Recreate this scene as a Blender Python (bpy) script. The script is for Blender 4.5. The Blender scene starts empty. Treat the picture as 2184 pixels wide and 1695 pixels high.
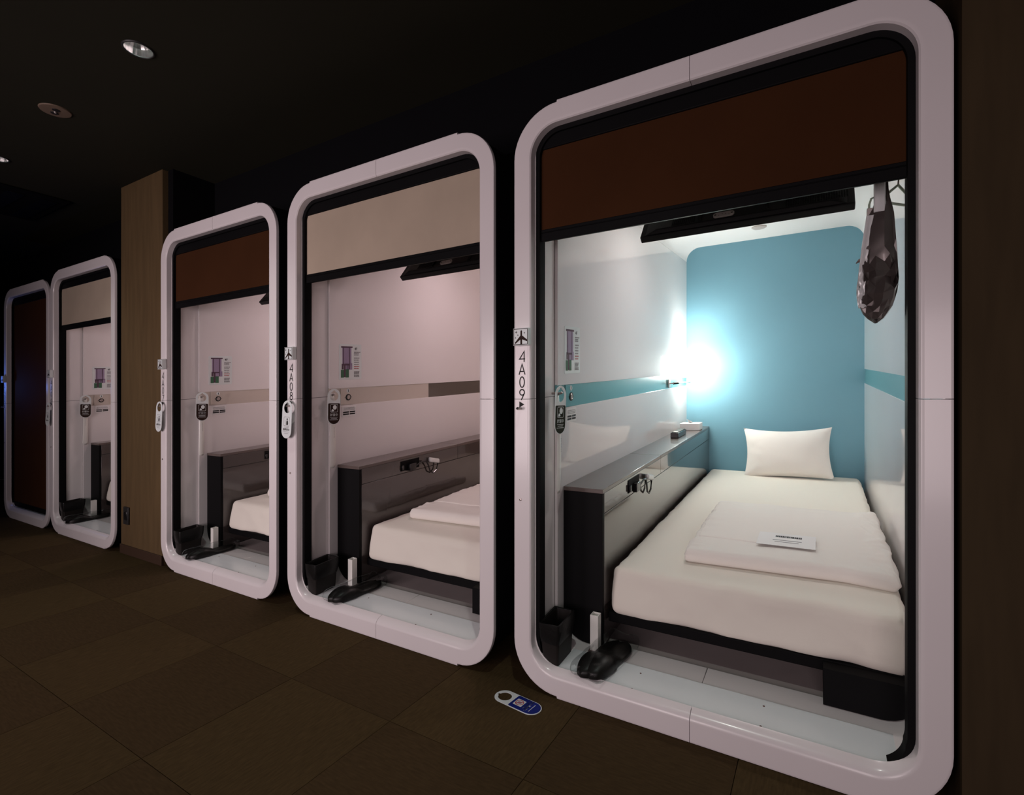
import bpy, bmesh, math, random
from mathutils import Vector, Matrix, noise

C = bpy.context.scene
PI = math.pi
random.seed(7)

# ------------------------------------------------------------------ camera, world, exposure
S = 0.06355                      # the cabin floors rise gently towards the head end
CAM_D, CAM_H, CAM_YAW = 1.6233, 1.05, math.radians(30.818)
cam_d = bpy.data.cameras.new('camera')
cam = bpy.data.objects.new('camera', cam_d)
C.collection.objects.link(cam)
cam.location = (0, -CAM_D, CAM_H)
cam.rotation_euler = (PI / 2, 0, CAM_YAW)
cam_d.sensor_fit = 'HORIZONTAL'
cam_d.sensor_width = 36.0
cam_d.lens = 1094.65 * 36.0 / 2184.0
cam_d.shift_y = 3.5 / 2184.0
cam_d.clip_start = 0.02
C.camera = cam

w = bpy.data.worlds.new('world')
C.world = w
w.use_nodes = True
w.node_tree.nodes['Background'].inputs[0].default_value = (0.75, 0.62, 0.6, 1)
w.node_tree.nodes['Background'].inputs[1].default_value = 0.004

vs = C.view_settings
vs.view_transform = 'Standard'
vs.look = 'None'
vs.gamma = 1.0
vs.use_curve_mapping = False
vs.exposure = 0.0
try:
    C.cycles.use_denoising = True
    C.cycles.max_bounces = 10
    C.cycles.diffuse_bounces = 6
    C.cycles.glossy_bounces = 6
    C.cycles.sample_clamp_indirect = 4.0
    C.cycles.caustics_reflective = False
    C.cycles.caustics_refractive = False
except Exception:
    pass

CEIL = 2.5
HALL = (0.93, 1.0, 0.92)         # corridor lamp colour
GLOW = (1.0, 0.82, 0.845)         # colour of the unseen lights added behind the camera
# ceiling downlights: (x, y, watts)
DOWNLIGHTS = [(-4.24, -0.56, 18.0), (-2.42, -0.59, 22.0), (-0.52, -0.62, 26.0)]
FAR_LIGHTS = [(-3.05, 20.5, 92), (-1.3, 15.5, 125), (0.6, 12.5, 125)]      # unseen lights added for frontal light, as from cabins opposite: (x, watts, spread)
LAMP_WATTS = [14.0, 22.0, 22.0, 22.0]
CABIN_WATTS = [3.6, 3.0, 3.0, 3.0]          # flush ceiling light added out of view to brighten the open cabins

# ------------------------------------------------------------------ materials
def mat(name, col, rough=0.5, spec=0.5, coat=0.0, metal=0.0, var=0.0, vscale=8.0, bump=0.0, bscale=200.0,
        alpha=1.0, trans=0.0, sheen=0.0, coat_rough=0.03, stretch=None):
    m = bpy.data.materials.new(name)
    m.use_nodes = True
    nt = m.node_tree
    b = nt.nodes['Principled BSDF']
    b.inputs['Base Color'].default_value = (*col, 1)
    b.inputs['Roughness'].default_value = rough
    b.inputs['Specular IOR Level'].default_value = spec
    b.inputs['Coat Weight'].default_value = coat
    b.inputs['Coat Roughness'].default_value = coat_rough
    b.inputs['Metallic'].default_value = metal
    b.inputs['Alpha'].default_value = alpha
    b.inputs['Transmission Weight'].default_value = trans
    b.inputs['Sheen Weight'].default_value = sheen
    tc = mp = None
    if var or bump:
        tc = nt.nodes.new('ShaderNodeTexCoord')
        mp = nt.nodes.new('ShaderNodeMapping')
        if stretch:
            mp.inputs['Scale'].default_value = stretch
        nt.links.new(tc.outputs['Object'], mp.inputs['Vector'])
    if var:
        n = nt.nodes.new('ShaderNodeTexNoise')
        n.inputs['Scale'].default_value = vscale
        n.inputs['Detail'].default_value = 5
        nt.links.new(mp.outputs['Vector'], n.inputs['Vector'])
        r = nt.nodes.new('ShaderNodeValToRGB')
        r.color_ramp.elements[0].position = 0.3
        r.color_ramp.elements[1].position = 0.7
        r.color_ramp.elements[0].color = (*[c * (1 - var) for c in col], 1)
        r.color_ramp.elements[1].color = (*[min(1, c * (1 + var)) for c in col], 1)
        nt.links.new(n.outputs['Fac'], r.inputs['Fac'])
        nt.links.new(r.outputs['Color'], b.inputs['Base Color'])
    if bump:
        n2 = nt.nodes.new('ShaderNodeTexNoise')
        n2.inputs['Scale'].default_value = bscale
        n2.inputs['Detail'].default_value = 3
        nt.links.new(mp.outputs['Vector'], n2.inputs['Vector'])
        bp = nt.nodes.new('ShaderNodeBump')
        bp.inputs['Strength'].default_value = bump
        bp.inputs['Distance'].default_value = 0.002
        nt.links.new(n2.outputs['Fac'], bp.inputs['Height'])
        nt.links.new(bp.outputs['Normal'], b.inputs['Normal'])
    return m

def emit(name, col, strength):
    m = bpy.data.materials.new(name)
    m.use_nodes = True
    nt = m.node_tree
    nt.nodes.clear()
    e = nt.nodes.new('ShaderNodeEmission')
    e.inputs[0].default_value = (*col, 1)
    e.inputs[1].default_value = strength
    o = nt.nodes.new('ShaderNodeOutputMaterial')
    nt.links.new(e.outputs[0], o.inputs[0])
    return m

M = dict(
    frame=mat('white_lacquer', (0.78, 0.74, 0.75), 0.28, 0.5, 0.25, var=0.02, vscale=3, coat_rough=0.12),
    shell=mat('cabin_wall_gloss', (0.80, 0.77, 0.77), 0.65, 0.2, 1.0, var=0.015, vscale=2, coat_rough=0.03),
    ceil_in=mat('cabin_ceiling', (0.82, 0.80, 0.79), 0.45, 0.5, 0.1, var=0.015, vscale=2),
    sill=mat('white_sill_plate', (0.76, 0.82, 0.84), 0.22, 0.5, 0.3, var=0.02, vscale=5, coat_rough=0.1),
    under=mat('dark_vinyl_floor', (0.42, 0.37, 0.36), 0.45, 0.4, var=0.05),
    teal_wall=mat('teal_wall', (0.150, 0.315, 0.395), 0.6, 0.3, var=0.02, vscale=3, bump=0.15, bscale=400),
    brown_wall=mat('brown_end_wall', (0.20, 0.15, 0.12), 0.6, 0.3, var=0.03, vscale=3),
    teal_band=mat('teal_band', (0.10, 0.32, 0.34), 0.25, 0.5, 0.6),
    taupe_band=mat('taupe_band', (0.11, 0.095, 0.08), 0.25, 0.5, 0.6),
    beige_band=mat('beige_band', (0.60, 0.54, 0.48), 0.25, 0.5, 0.4),
    black=mat('black_rubber', (0.003, 0.003, 0.0035), 0.6, 0.1),
    black_gap=mat('matte_black', (0.003, 0.003, 0.004), 0.9, 0.1),
    blackgloss=mat('black_gloss', (0.008, 0.008, 0.009), 0.2, 0.5),
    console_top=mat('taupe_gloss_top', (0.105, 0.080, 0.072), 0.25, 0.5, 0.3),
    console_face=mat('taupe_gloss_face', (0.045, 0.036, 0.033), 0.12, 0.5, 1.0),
    console_end=mat('black_laminate', (0.003, 0.003, 0.0035), 0.6, 0.12),
    sheet=mat('white_cotton', (0.82, 0.78, 0.70), 0.85, 0.15, sheen=0.2, bump=0.15, bscale=900),
    duvet=mat('white_duvet_cotton', (0.82, 0.79, 0.745), 0.85, 0.15, sheen=0.2, bump=0.2, bscale=700),
    pillow=mat('white_pillow_cotton', (0.83, 0.80, 0.76), 0.85, 0.15, sheen=0.2, bump=0.2, bscale=700),
    paper=mat('white_paper', (0.82, 0.82, 0.82), 0.7, 0.2, var=0.01),
    ink=mat('black_ink', (0.012, 0.011, 0.011), 0.6, 0.3),
    greyink=mat('grey_ink', (0.25, 0.25, 0.26), 0.6, 0.3),
    blind_brown=mat('brown_blind_cloth', (0.046, 0.0165, 0.0055), 0.85, 0.1, var=0.06, vscale=5, bump=0.3, bscale=900),
    blind_cream=mat('cream_blind_cloth', (0.44, 0.365, 0.285), 0.85, 0.1, var=0.05, vscale=5, bump=0.3, bscale=900),
    plastic_w=mat('white_plastic', (0.80, 0.80, 0.76), 0.35, 0.5, var=0.01),
    tag_w=mat('white_tag_plastic', (0.74, 0.80, 0.80), 0.35, 0.5, var=0.01),
    tag_dark=mat('dark_olive_print', (0.022, 0.026, 0.016), 0.6, 0.1),
    tag_brown=mat('dark_brown_print', (0.032, 0.017, 0.013), 0.6, 0.1),
    tag_blue=mat('blue_print', (0.006, 0.016, 0.17), 0.6, 0.1),
    red=mat('red_print', (0.45, 0.035, 0.04), 0.5, 0.4),
    chrome=mat('chrome', (0.80, 0.79, 0.78), 0.22, 0.5, metal=1.0),
    steel=mat('brushed_steel', (0.45, 0.40, 0.38), 0.35, 0.5, metal=1.0),
    bin=mat('black_bin_plastic', (0.010, 0.008, 0.007), 0.5, 0.25, var=0.1, vscale=20),
    liner=mat('black_liner_film', (0.006, 0.006, 0.006), 0.35, 0.3, bump=0.6, bscale=60),
    slipper=mat('black_slipper', (0.006, 0.0055, 0.005), 0.4, 0.3, var=0.2, vscale=30),
    bag=mat('dark_foil_film', (0.090, 0.076, 0.072), 0.24, 0.5, 0.3, metal=0.4),
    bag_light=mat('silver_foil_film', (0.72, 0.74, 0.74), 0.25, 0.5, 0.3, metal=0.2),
    hanger=mat('green_hanger_plastic', (0.30, 0.36, 0.28), 0.35, 0.5),
    strap=mat('brown_strap', (0.16, 0.10, 0.09), 0.6, 0.3),
    tv=mat('tv_black_plastic', (0.006, 0.006, 0.0065), 0.5, 0.2),
    tv_vent=mat('tv_vent_black', (0.002, 0.002, 0.002), 0.7, 0.2),
    port=mat('grey_port_plate', (0.42, 0.38, 0.36), 0.4, 0.5),
    carpet_a=mat('brown_carpet', (0.066, 0.043, 0.020), 0.95, 0.05, var=0.16, vscale=25, bump=0.8, bscale=450, stretch=(1, 6, 1)),
    carpet_b=mat('brown_carpet_turned', (0.078, 0.052, 0.023), 0.95, 0.05, var=0.16, vscale=25, bump=0.8, bscale=450, stretch=(6, 1, 1)),
    ceiling=mat('dark_painted_ceiling', (0.021, 0.020, 0.0125), 0.8, 0.15, var=0.05, vscale=2),
    pillar=mat('brown_wallpaper', (0.105, 0.068, 0.031), 0.8, 0.2, var=0.12, vscale=6, bump=0.3, bscale=200, stretch=(5, 5, 0.5)),
    wall_dark=mat('dark_brown_wallpaper', (0.047, 0.032, 0.016), 0.85, 0.15, var=0.12, vscale=6, stretch=(5, 5, 0.5)),
    skirting=mat('dark_skirting', (0.045, 0.025, 0.015), 0.6, 0.3),
    cover=mat('dark_cover_plate', (0.020, 0.020, 0.020), 0.45, 0.4),
    sensor=mat('beige_sensor_plastic', (0.17, 0.12, 0.085), 0.6, 0.3),
    shade=emit('lit_lamp_shade', (1.0, 0.99, 0.90), 70.0),
    shade_dim=emit('lit_lamp_shade_warm', (1.0, 0.82, 0.74), 16.0),
    added_diffuser=emit('added_light_diffuser', (1.0, 0.86, 0.84), 22.0),  # glowing face of the added cabin ceiling light
    bulb=emit('downlight_lens', (0.75, 1.0, 0.95), 9.0),
    blue_glow=emit('blue_led', (0.02, 0.12, 1.0), 14.0),
    map_violet=mat('lilac_print', (0.34, 0.27, 0.40), 0.6, 0.3),
    map_dark=mat('purple_print', (0.10, 0.055, 0.085), 0.6, 0.3),
    map_green=mat('green_print', (0.06, 0.16, 0.09), 0.6, 0.3),
    map_grey=mat('slate_print', (0.07, 0.065, 0.065), 0.6, 0.3),
)

def film_mat():
    m = bpy.data.materials.new('clear_film'); m.use_nodes = True
    nt = m.node_tree; nt.nodes.clear()
    tr = nt.nodes.new('ShaderNodeBsdfTransparent'); tr.inputs[0].default_value = (0.95, 0.96, 0.96, 1)
    gl = nt.nodes.new('ShaderNodeBsdfGlossy'); gl.inputs['Roughness'].default_value = 0.06
    fr = nt.nodes.new('ShaderNodeFresnel'); fr.inputs['IOR'].default_value = 1.22
    tc = nt.nodes.new('ShaderNodeTexCoord'); n = nt.nodes.new('ShaderNodeTexNoise'); n.inputs['Scale'].default_value = 60
    bp = nt.nodes.new('ShaderNodeBump'); bp.inputs['Strength'].default_value = 0.35; bp.inputs['Distance'].default_value = 0.003
    mx = nt.nodes.new('ShaderNodeMixShader'); o = nt.nodes.new('ShaderNodeOutputMaterial')
    nt.links.new(tc.outputs['Object'], n.inputs['Vector']); nt.links.new(n.outputs['Fac'], bp.inputs['Height'])
    nt.links.new(bp.outputs['Normal'], gl.inputs['Normal']); nt.links.new(bp.outputs['Normal'], fr.inputs['Normal'])
    ml = nt.nodes.new('ShaderNodeMath'); ml.operation = 'MULTIPLY'; ml.inputs[1].default_value = 0.4
    nt.links.new(fr.outputs[0], ml.inputs[0]); nt.links.new(ml.outputs[0], mx.inputs[0]); nt.links.new(tr.outputs[0], mx.inputs[1]); nt.links.new(gl.outputs[0], mx.inputs[2])
    nt.links.new(mx.outputs[0], o.inputs[0])
    return m
M['film'] = film_mat()

# ------------------------------------------------------------------ mesh helpers
class MB:
    def __init__(s):
        s.v, s.f, s.fm = [], [], []
    def add(s, vs, fs):
        o = len(s.v)
        s.v += [tuple(p) for p in vs]
        s.f += [tuple(i + o for i in f) for f in fs]
        return s
    def box(s, x0, x1, y0, y1, z0, z1):
        return s.add([(x0, y0, z0), (x1, y0, z0), (x1, y1, z0), (x0, y1, z0), (x0, y0, z1), (x1, y0, z1), (x1, y1, z1), (x0, y1, z1)],
                     [(0, 3, 2, 1), (4, 5, 6, 7), (0, 1, 5, 4), (1, 2, 6, 5), (2, 3, 7, 6), (3, 0, 4, 7)])
    def prism_y(s, pts, y0, y1):          # closed polygon in x,z extruded along y
        n = len(pts)
        vs = [(x, y0, z) for x, z in pts] + [(x, y1, z) for x, z in pts]
        fs = [tuple(range(n - 1, -1, -1)), tuple(range(n, 2 * n))]
        fs += [(i, (i + 1) % n, n + (i + 1) % n, n + i) for i in range(n)]
        return s.add(vs, fs)
    def prism_z(s, pts, z0, z1):
        n = len(pts)
        vs = [(x, y, z0) for x, y in pts] + [(x, y, z1) for x, y in pts]
        fs = [tuple(range(n - 1, -1, -1)), tuple(range(n, 2 * n))]
        fs += [(i, (i + 1) % n, n + (i + 1) % n, n + i) for i in range(n)]
        return s.add(vs, fs)
    def tube(s, path, r, n=8, closed=False):
        path = [Vector(p) for p in path]
        rings, m = [], len(path)
        up = Vector((0.13, 0.31, 0.94))
        for i, p in enumerate(path):
            a = path[i - 1] if (i > 0 or closed) else p
            b = path[(i + 1) % m] if (i < m - 1 or closed) else p
            t = (b - a).normalized()
            u = t.cross(up)
            if u.length < 1e-3: u = t.cross(Vector((1, 0, 0)))
            u.normalize(); v = t.cross(u)
            rr = r[i] if isinstance(r, (list, tuple)) else r
            rings.append([p + (u * math.cos(2 * PI * k / n) + v * math.sin(2 * PI * k / n)) * rr for k in range(n)])
        vs = [q for ring in rings for q in ring]
        fs = []
        for i in range(m if closed else m - 1):
            j = (i + 1) % m
            fs += [(i * n + k, i * n + (k + 1) % n, j * n + (k + 1) % n, j * n + k) for k in range(n)]
        if not closed:
            fs += [tuple(range(n)), tuple(range((m - 1) * n + n - 1, (m - 1) * n - 1, -1))]
        return s.add(vs, fs)
    def lathe(s, c, prof, n=32, axis='z', cap=True):
        vs = []
        for r, h in prof:
            for k in range(n):
                a = 2 * PI * k / n
                if axis == 'z': vs.append((c[0] + r * math.cos(a), c[1] + r * math.sin(a), c[2] + h))
                elif axis == 'y': vs.append((c[0] + r * math.cos(a), c[1] + h, c[2] + r * math.sin(a)))
                else: vs.append((c[0] + h, c[1] + r * math.cos(a), c[2] + r * math.sin(a)))
        fs = []
        for i in range(len(prof) - 1):
            fs += [(i * n + k, i * n + (k + 1) % n, (i + 1) * n + (k + 1) % n, (i + 1) * n + k) for k in range(n)]
        if cap and prof[0][0] > 1e-6: fs.append(tuple(range(n - 1, -1, -1)))
        if cap and prof[-1][0] > 1e-6: fs.append(tuple(range((len(prof) - 1) * n, len(prof) * n)))
        return s.add(vs, fs)
    def xf(s, fn):
        s.v = [tuple(fn(Vector(p))) for p in s.v]
        return s
    def softbox(s, lo, hi, r, n=(24, 24, 6), disp=None):
        lo, hi = Vector(lo), Vector(hi)
        def ax(a, b, k):
            e = [a, a + r * .25, a + r * .55, a + r]
            mid = [a + r + (b - a - 2 * r) * i / k for i in range(1, k)]
            return e + mid + [b - r, b - r * .55, b - r * .25, b]
        X, Y, Z = ax(lo.x, hi.x, n[0]), ax(lo.y, hi.y, n[1]), ax(lo.z, hi.z, n[2])
        idx = {}
        vs, fs = [], []
        def vid(i, j, k):
            key = (i, j, k)
            if key not in idx:
                p = Vector((X[i], Y[j], Z[k]))
                q = Vector((min(max(p.x, lo.x + r), hi.x - r), min(max(p.y, lo.y + r), hi.y - r), min(max(p.z, lo.z + r), hi.z - r)))
                d = p - q
                if d.length > 1e-9:
                    d.normalize(); p = q + d * r
                if disp: p = disp(p)
                idx[key] = len(vs); vs.append(tuple(p))
            return idx[key]
        a, b, c = len(X) - 1, len(Y) - 1, len(Z) - 1
        for i in range(a):
            for j in range(b):
                fs.append((vid(i, j, 0), vid(i, j + 1, 0), vid(i + 1, j + 1, 0), vid(i + 1, j, 0)))
                fs.append((vid(i, j, c), vid(i + 1, j, c), vid(i + 1, j + 1, c), vid(i, j + 1, c)))
        for i in range(a):
            for k in range(c):
                fs.append((vid(i, 0, k), vid(i + 1, 0, k), vid(i + 1, 0, k + 1), vid(i, 0, k + 1)))
                fs.append((vid(i, b, k), vid(i, b, k + 1), vid(i + 1, b, k + 1), vid(i + 1, b, k)))
        for j in range(b):
            for k in range(c):
                fs.append((vid(0, j, k), vid(0, j, k + 1), vid(0, j + 1, k + 1), vid(0, j + 1, k)))
                fs.append((vid(a, j, k), vid(a, j + 1, k), vid(a, j + 1, k + 1), vid(a, j, k + 1)))
        return s.add(vs, fs)

ORIGIN = {}          # root empty -> design-space origin

def build(mb, name, m, parent=None, bevel=0, smooth=40, shear=True, flat=False):
    """design-space vertices; children are stored relative to their root's origin, sheared along the rising floor"""
    r = parent
    while r is not None and r.parent is not None: r = r.parent
    ox, oy, oz = ORIGIN.get(r.name, (0, 0, 0)) if r is not None else (0, 0, 0)
    vs = []
    for x, y, z in mb.v:
        vs.append((x - ox, y - oy, z - oz + (S * (y - oy) if shear else 0)))
    me = bpy.data.meshes.new(name)
    me.from_pydata(vs, [], mb.f)
    bm = bmesh.new(); bm.from_mesh(me)
    bmesh.ops.recalc_face_normals(bm, faces=bm.faces)
    bm.to_mesh(me); bm.free()
    me.materials.append(m)
    if not flat:
        me.shade_smooth()
        me.set_sharp_from_angle(angle=math.radians(smooth))
    o = bpy.data.objects.new(name, me)
    C.collection.objects.link(o)
    if parent is not None: o.parent = parent
    if bevel:
        b = o.modifiers.new('bevel', 'BEVEL'); b.width = bevel; b.segments = 2; b.limit_method = 'ANGLE'; b.angle_limit = math.radians(50)
    return o

def thing(name, label, cat, org, group=None, shear=True):
    e = bpy.data.objects.new(name, None)
    e.empty_display_size = 0.05
    C.collection.objects.link(e)
    e.location = (org[0], org[1], org[2] + (S * org[1] if shear else 0))
    e['label'] = label; e['category'] = cat
    if group: e['group'] = group
    ORIGIN[e.name] = tuple(org)
    return e

def structure(o):
    o['kind'] = 'structure'
    return o

def copy_tree(o, parent=None):
    c = o.copy()
    C.collection.objects.link(c)
    if parent is not None: c.parent = parent
    for ch in list(o.children): copy_tree(ch, c)
    return c

# the five cabins: left edge, width factor, height factor
X0 = -0.96
PODS = [(-0.96, 1.0, 1.0), (-2.275, 0.985, 1.0), (-3.517, 0.928, 0.992), (-5.250, 0.893, 0.980), (-6.292, 0.815, 0.963)]

def to_pod(o, k, org):
    px, kx, kz = PODS[k]
    o.location = (px + (org[0] - X0) * kx, org[1], org[2] * kz + S * org[1])
    o.scale = (kx, 1, kz)

def spread(src, ks, labels, shift=None):
    org = ORIGIN[src.name]
    out = {}
    for k, lab in zip(ks, labels):
        c = copy_tree(src)
        c['label'] = lab
        ORIGIN[c.name] = org
        to_pod(c, k, org)
        if shift: c.location.x += shift[k]
        out[k] = c
    return out

def text_mb(txt, size, bold=0.0):
    cu = bpy.data.curves.new('txt', 'FONT')
    cu.body = txt; cu.size = size; cu.align_x = 'CENTER'; cu.align_y = 'CENTER'; cu.offset = bold; cu.resolution_u = 3
    cu.extrude = 0.0002
    o = bpy.data.objects.new('txt', cu)
    C.collection.objects.link(o)
    dg = bpy.context.evaluated_depsgraph_get()
    me = bpy.data.meshes.new_from_object(o.evaluated_get(dg))
    mb = MB()
    mb.add([v.co.copy() for v in me.vertices], [tuple(p.vertices) for p in me.polygons])
    bpy.data.objects.remove(o); bpy.data.curves.remove(cu); bpy.data.meshes.remove(me)
    return mb

def arc(cx, cz, r, a0, a1, n=8):
    return [(cx + r * math.cos(math.radians(a0 + (a1 - a0) * i / n)), cz + r * math.sin(math.radians(a0 + (a1 - a0) * i / n))) for i in range(n + 1)]

def rrect(x0, x1, z0, z1, r, n=6):
    return (arc(x1 - r, z0 + r, r, -90, 0, n) + arc(x1 - r, z1 - r, r, 0, 90, n) + arc(x0 + r, z1 - r, r, 90, 180, n) + arc(x0 + r, z0 + r, r, 180, 270, n))

def ribbon(mb, pts, wd, y, t=0.0008, closed=False):
    """flat stroke of width wd along x,z polyline, face at depth y"""
    P = [Vector((p[0], p[1])) for p in pts]
    n = len(P)
    L, R = [], []
    for i in range(n):
        a = P[i - 1] if (i > 0 or closed) else None
        b = P[(i + 1) % n] if (i < n - 1 or closed) else None
        d1 = (P[i] - a).normalized() if a is not None else None
        d2 = (b - P[i]).normalized() if b is not None else None
        if d1 is None: d1 = d2
        if d2 is None: d2 = d1
        n1, n2 = Vector((-d1.y, d1.x)), Vector((-d2.y, d2.x))
        m = n1 + n2
        m = n1 if m.length < 1e-4 else m.normalized()
        k = wd / 2 / max(0.4, m.dot(n1))
        L.append(P[i] + m * k); R.append(P[i] - m * k)
    vs = [(p.x, y, p.y) for p in L] + [(p.x, y, p.y) for p in R]
    fs = [(i, (i + 1) % n, n + (i + 1) % n, n + i) for i in range(n if closed else n - 1)]
    mb.add(vs, fs)
    return mb

# ------------------------------------------------------------------ corridor
FX0, FX1, FY0, FY1 = -9.2, 2.6, -3.9, 3.2
fl = structure(build(MB().box(FX0, FX1, FY0, FY1, -0.12, -0.0065), 'floor', M['carpet_a'], shear=False))
fl['label'] = 'dark brown carpeted corridor floor'
tile_me = {}
for key, mm in (('a', M['carpet_a']), ('b', M['carpet_b'])):
    me = bpy.data.meshes.new('carpet_tile')
    h = 0.2490
    t = MB().box(-h, h, -h, h, -0.0064, 0.0)
    me.from_pydata(t.v, [], t.f); me.materials.append(mm)
    tile_me[key] = me
for i in range(-16, 9):
    for j in range(-5, 2):
        cx, cy = -2.2 + 0.5 * i + 0.25, -0.39 + 0.5 * j + 0.25
        if not (FX0 + .3 < cx < FX1 - .3): continue
        o = bpy.data.objects.new('carpet_tile', tile_me['a' if (i + j) % 2 else 'b'])
        C.collection.objects.link(o)
        o.parent = fl
        o.location = (cx, cy, random.uniform(-0.0004, 0.0))

# ceiling with round openings for the downlights
def ceiling_mesh():
    mb = MB()
    hs = 0.16
    holes = [(x, y) for x, y, _ in DOWNLIGHTS]
    xs = sorted({FX0, FX1} | {x - hs for x, y in holes} | {x + hs for x, y in holes})
    ys_all = sorted({FY0, FY1} | {y - hs for x, y in holes} | {y + hs for x, y in holes})
    for a, b in zip(xs, xs[1:]):
        h = [q for q in holes if abs((a + b) / 2 - q[0]) < hs]
        ys = [FY0, FY1] if not h else [FY0, h[0][1] - hs, h[0][1] + hs, FY1]
        for c, d in zip(ys, ys[1:]):
            if h and abs((c + d) / 2 - h[0][1]) < hs:
                n = 32
                vs = []
                for k in range(n):
                    an = 2 * PI * k / n
                    cx, sx = math.cos(an), math.sin(an)
                    q = hs / max(abs(cx), abs(sx))
                    vs.append((h[0][0] + q * cx, h[0][1] + q * sx, CEIL))
                for k in range(n):
                    an = 2 * PI * k / n
                    vs.append((h[0][0] + .052 * math.cos(an), h[0][1] + .052 * math.sin(an), CEIL))
                mb.add(vs, [(k, (k + 1) % n, n + (k + 1) % n, n + k) for k in range(n)])
            else:
                mb.add([(a, c, CEIL), (b, c, CEIL), (b, d, CEIL), (a, d, CEIL)], [(0, 1, 2, 3)])
    return mb
ce = structure(build(ceiling_mesh(), 'ceiling', M['ceiling'], shear=False))
ce['label'] = 'almost black painted corridor ceiling'
structure(build(MB().box(FX0, FX1, FY0, FY1, CEIL + 0.12, CEIL + 0.2), 'ceiling', M['black_gap'], shear=False))
structure(build(MB().box(FX0, FX1, FY0 - .1, FY0, 0, CEIL), 'wall_front', M['wall_dark'], shear=False))
structure(build(MB().box(FX0 - .1, FX0, FY0, FY1, 0, CEIL), 'wall_left', M['black_gap'], shear=False))
structure(build(MB().box(FX0, FX1, FY1, FY1 + .1, 0, CEIL), 'wall_back', M['black_gap'], shear=False))
o = structure(build(MB().box(0.298, FX1, -0.004, 0.5, 0, CEIL), 'wall_right', M['wall_dark'], shear=False))
o['label'] = 'dark brown wall to the right of the nearest cabin'
structure(build(MB().box(FX0, 0.297, 0.32, 0.36, 2.135, CEIL), 'wall_bulkhead', M['black_gap'], shear=False))
p = structure(build(MB().box(-4.105, -3.55, 0.025, 0.6, 0.0, CEIL), 'wall_pillar', M['pillar'], shear=False, bevel=0.004))
p['label'] = 'brown papered pillar between two cabins'
structure(build(MB().box(-4.107, -3.548, 0.018, 0.03, 0.0, 0.062), 'baseboard_pillar', M['skirting'], shear=False, bevel=0.002))
# black reveals either side of the pillar
structure(build(MB().box(-3.55, -3.49, 0.06, 0.4, 0, CEIL).box(-4.17, -4.105, 0.06, 0.4, 0, CEIL), 'trim_1', M['black_gap'], shear=False))

t = thing('outlet_cover', 'small dark cover plate low on the brown pillar', 'cover plate', (-4.01, 0.02, 0.26), shear=False)
build(MB().box(-4.045, -3.975, 0.013, 0.025, 0.205, 0.322), 'plate', M['cover'], t, bevel=0.003, shear=False)
build(MB().box(-4.028, -3.992, 0.010, 0.014, 0.235, 0.292), 'socket', M['blackgloss'], t, bevel=0.002, shear=False)

# downlights
lab = ['chrome ceiling downlight at the far end, cut by the left picture edge',
       'chrome reflector downlight lit in the dark ceiling above the second cabin',
       'chrome downlight in the ceiling overhead of the camera']
for (x, y, wt), lb in zip(DOWNLIGHTS, lab):
    t = thing('ceiling_downlight', lb, 'light', (x, y, CEIL), 'recessed corridor downlights', shear=False)
    build(MB().lathe((x, y, CEIL), [(.050, -.003), (.052, -.0055), (.055, -.005), (.058, -.001), (.058, .002), (.050, .002), (.050, -.003)], 40, cap=False), 'rim', M['cover'], t, shear=False)
    n = 20
    mb = MB()
    prof = [(.0505, -.001), (.044, .025), (.030, .052), (.026, .06)]
    mb2 = MB()
    vs = []
    for r, h in prof:
        for k in range(n):
            a = 2 * PI * k / n
            vs.append((x + r * math.cos(a), y + r * math.sin(a), CEIL + h))
    mb2.add(vs, [(i * n + k, i * n + (k + 1) % n, (i + 1) * n + (k + 1) % n, (i + 1) * n + k) for i in range(3) for k in range(n)])
    build(mb2, 'reflector', M['chrome'], t, shear=False, flat=True)
    build(MB().lathe((x, y, CEIL + .058), [(.0, 0), (.015, -.002), (.026, .0), (.026, .004), (0, .004)], 24), 'lens', M['bulb'], t, shear=False)
    ld = bpy.data.lights.new('downlight_lamp', 'SPOT')
    ld.energy = wt; ld.color = HALL; ld.spot_size = math.radians(84); ld.spot_blend = 0.9; ld.shadow_soft_size = 0.02
    lo = bpy.data.objects.new('downlight_lamp', ld); C.collection.objects.link(lo)
    lo.parent = t; lo.location = (0, 0, 0.045)
for x, wt, spr in FAR_LIGHTS:  # added out of view to brighten the cabin frames from the front
    ld = bpy.data.lights.new('added_front_light', 'AREA')
    ld.energy = wt; ld.color = GLOW; ld.shape = 'RECTANGLE'; ld.size = 1.05; ld.size_y = 1.55; ld.spread = math.radians(spr)
    lo = bpy.data.objects.new('added_front_light', ld); C.collection.objects.link(lo)
    lo.location = (x, FY0 + 0.06, 1.0)
    lo.rotation_euler = (PI / 2, 0, 0)

t = thing('ceiling_speaker', 'round beige disc with a dark centre on the ceiling between two downlights', 'speaker', (-3.29, -0.585, CEIL), shear=False)
sx, sy = -3.29, -0.585
build(MB().lathe((sx, sy, CEIL), [(.0, -.006), (.045, -.007), (.062, -.005), (.065, 0), (.065, .004), (0, .004)], 40), 'disc', M['sensor'], t, shear=False)
for a, b in ((-.020, 0.003), (.020, -.003)):
    build(MB().lathe((sx + a, sy + b, CEIL), [(0, -.0085), (.015, -.0085), (.017, -.006), (.017, -.004), (0, -.004)], 16), 'opening', M['ink'], t, shear=False)
build(MB().lathe((sx, sy, CEIL), [(0, -.016), (.004, -.015), (.006, -.006), (0, -.005)], 12), 'lamp', M['port'], t, shear=False)

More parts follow.
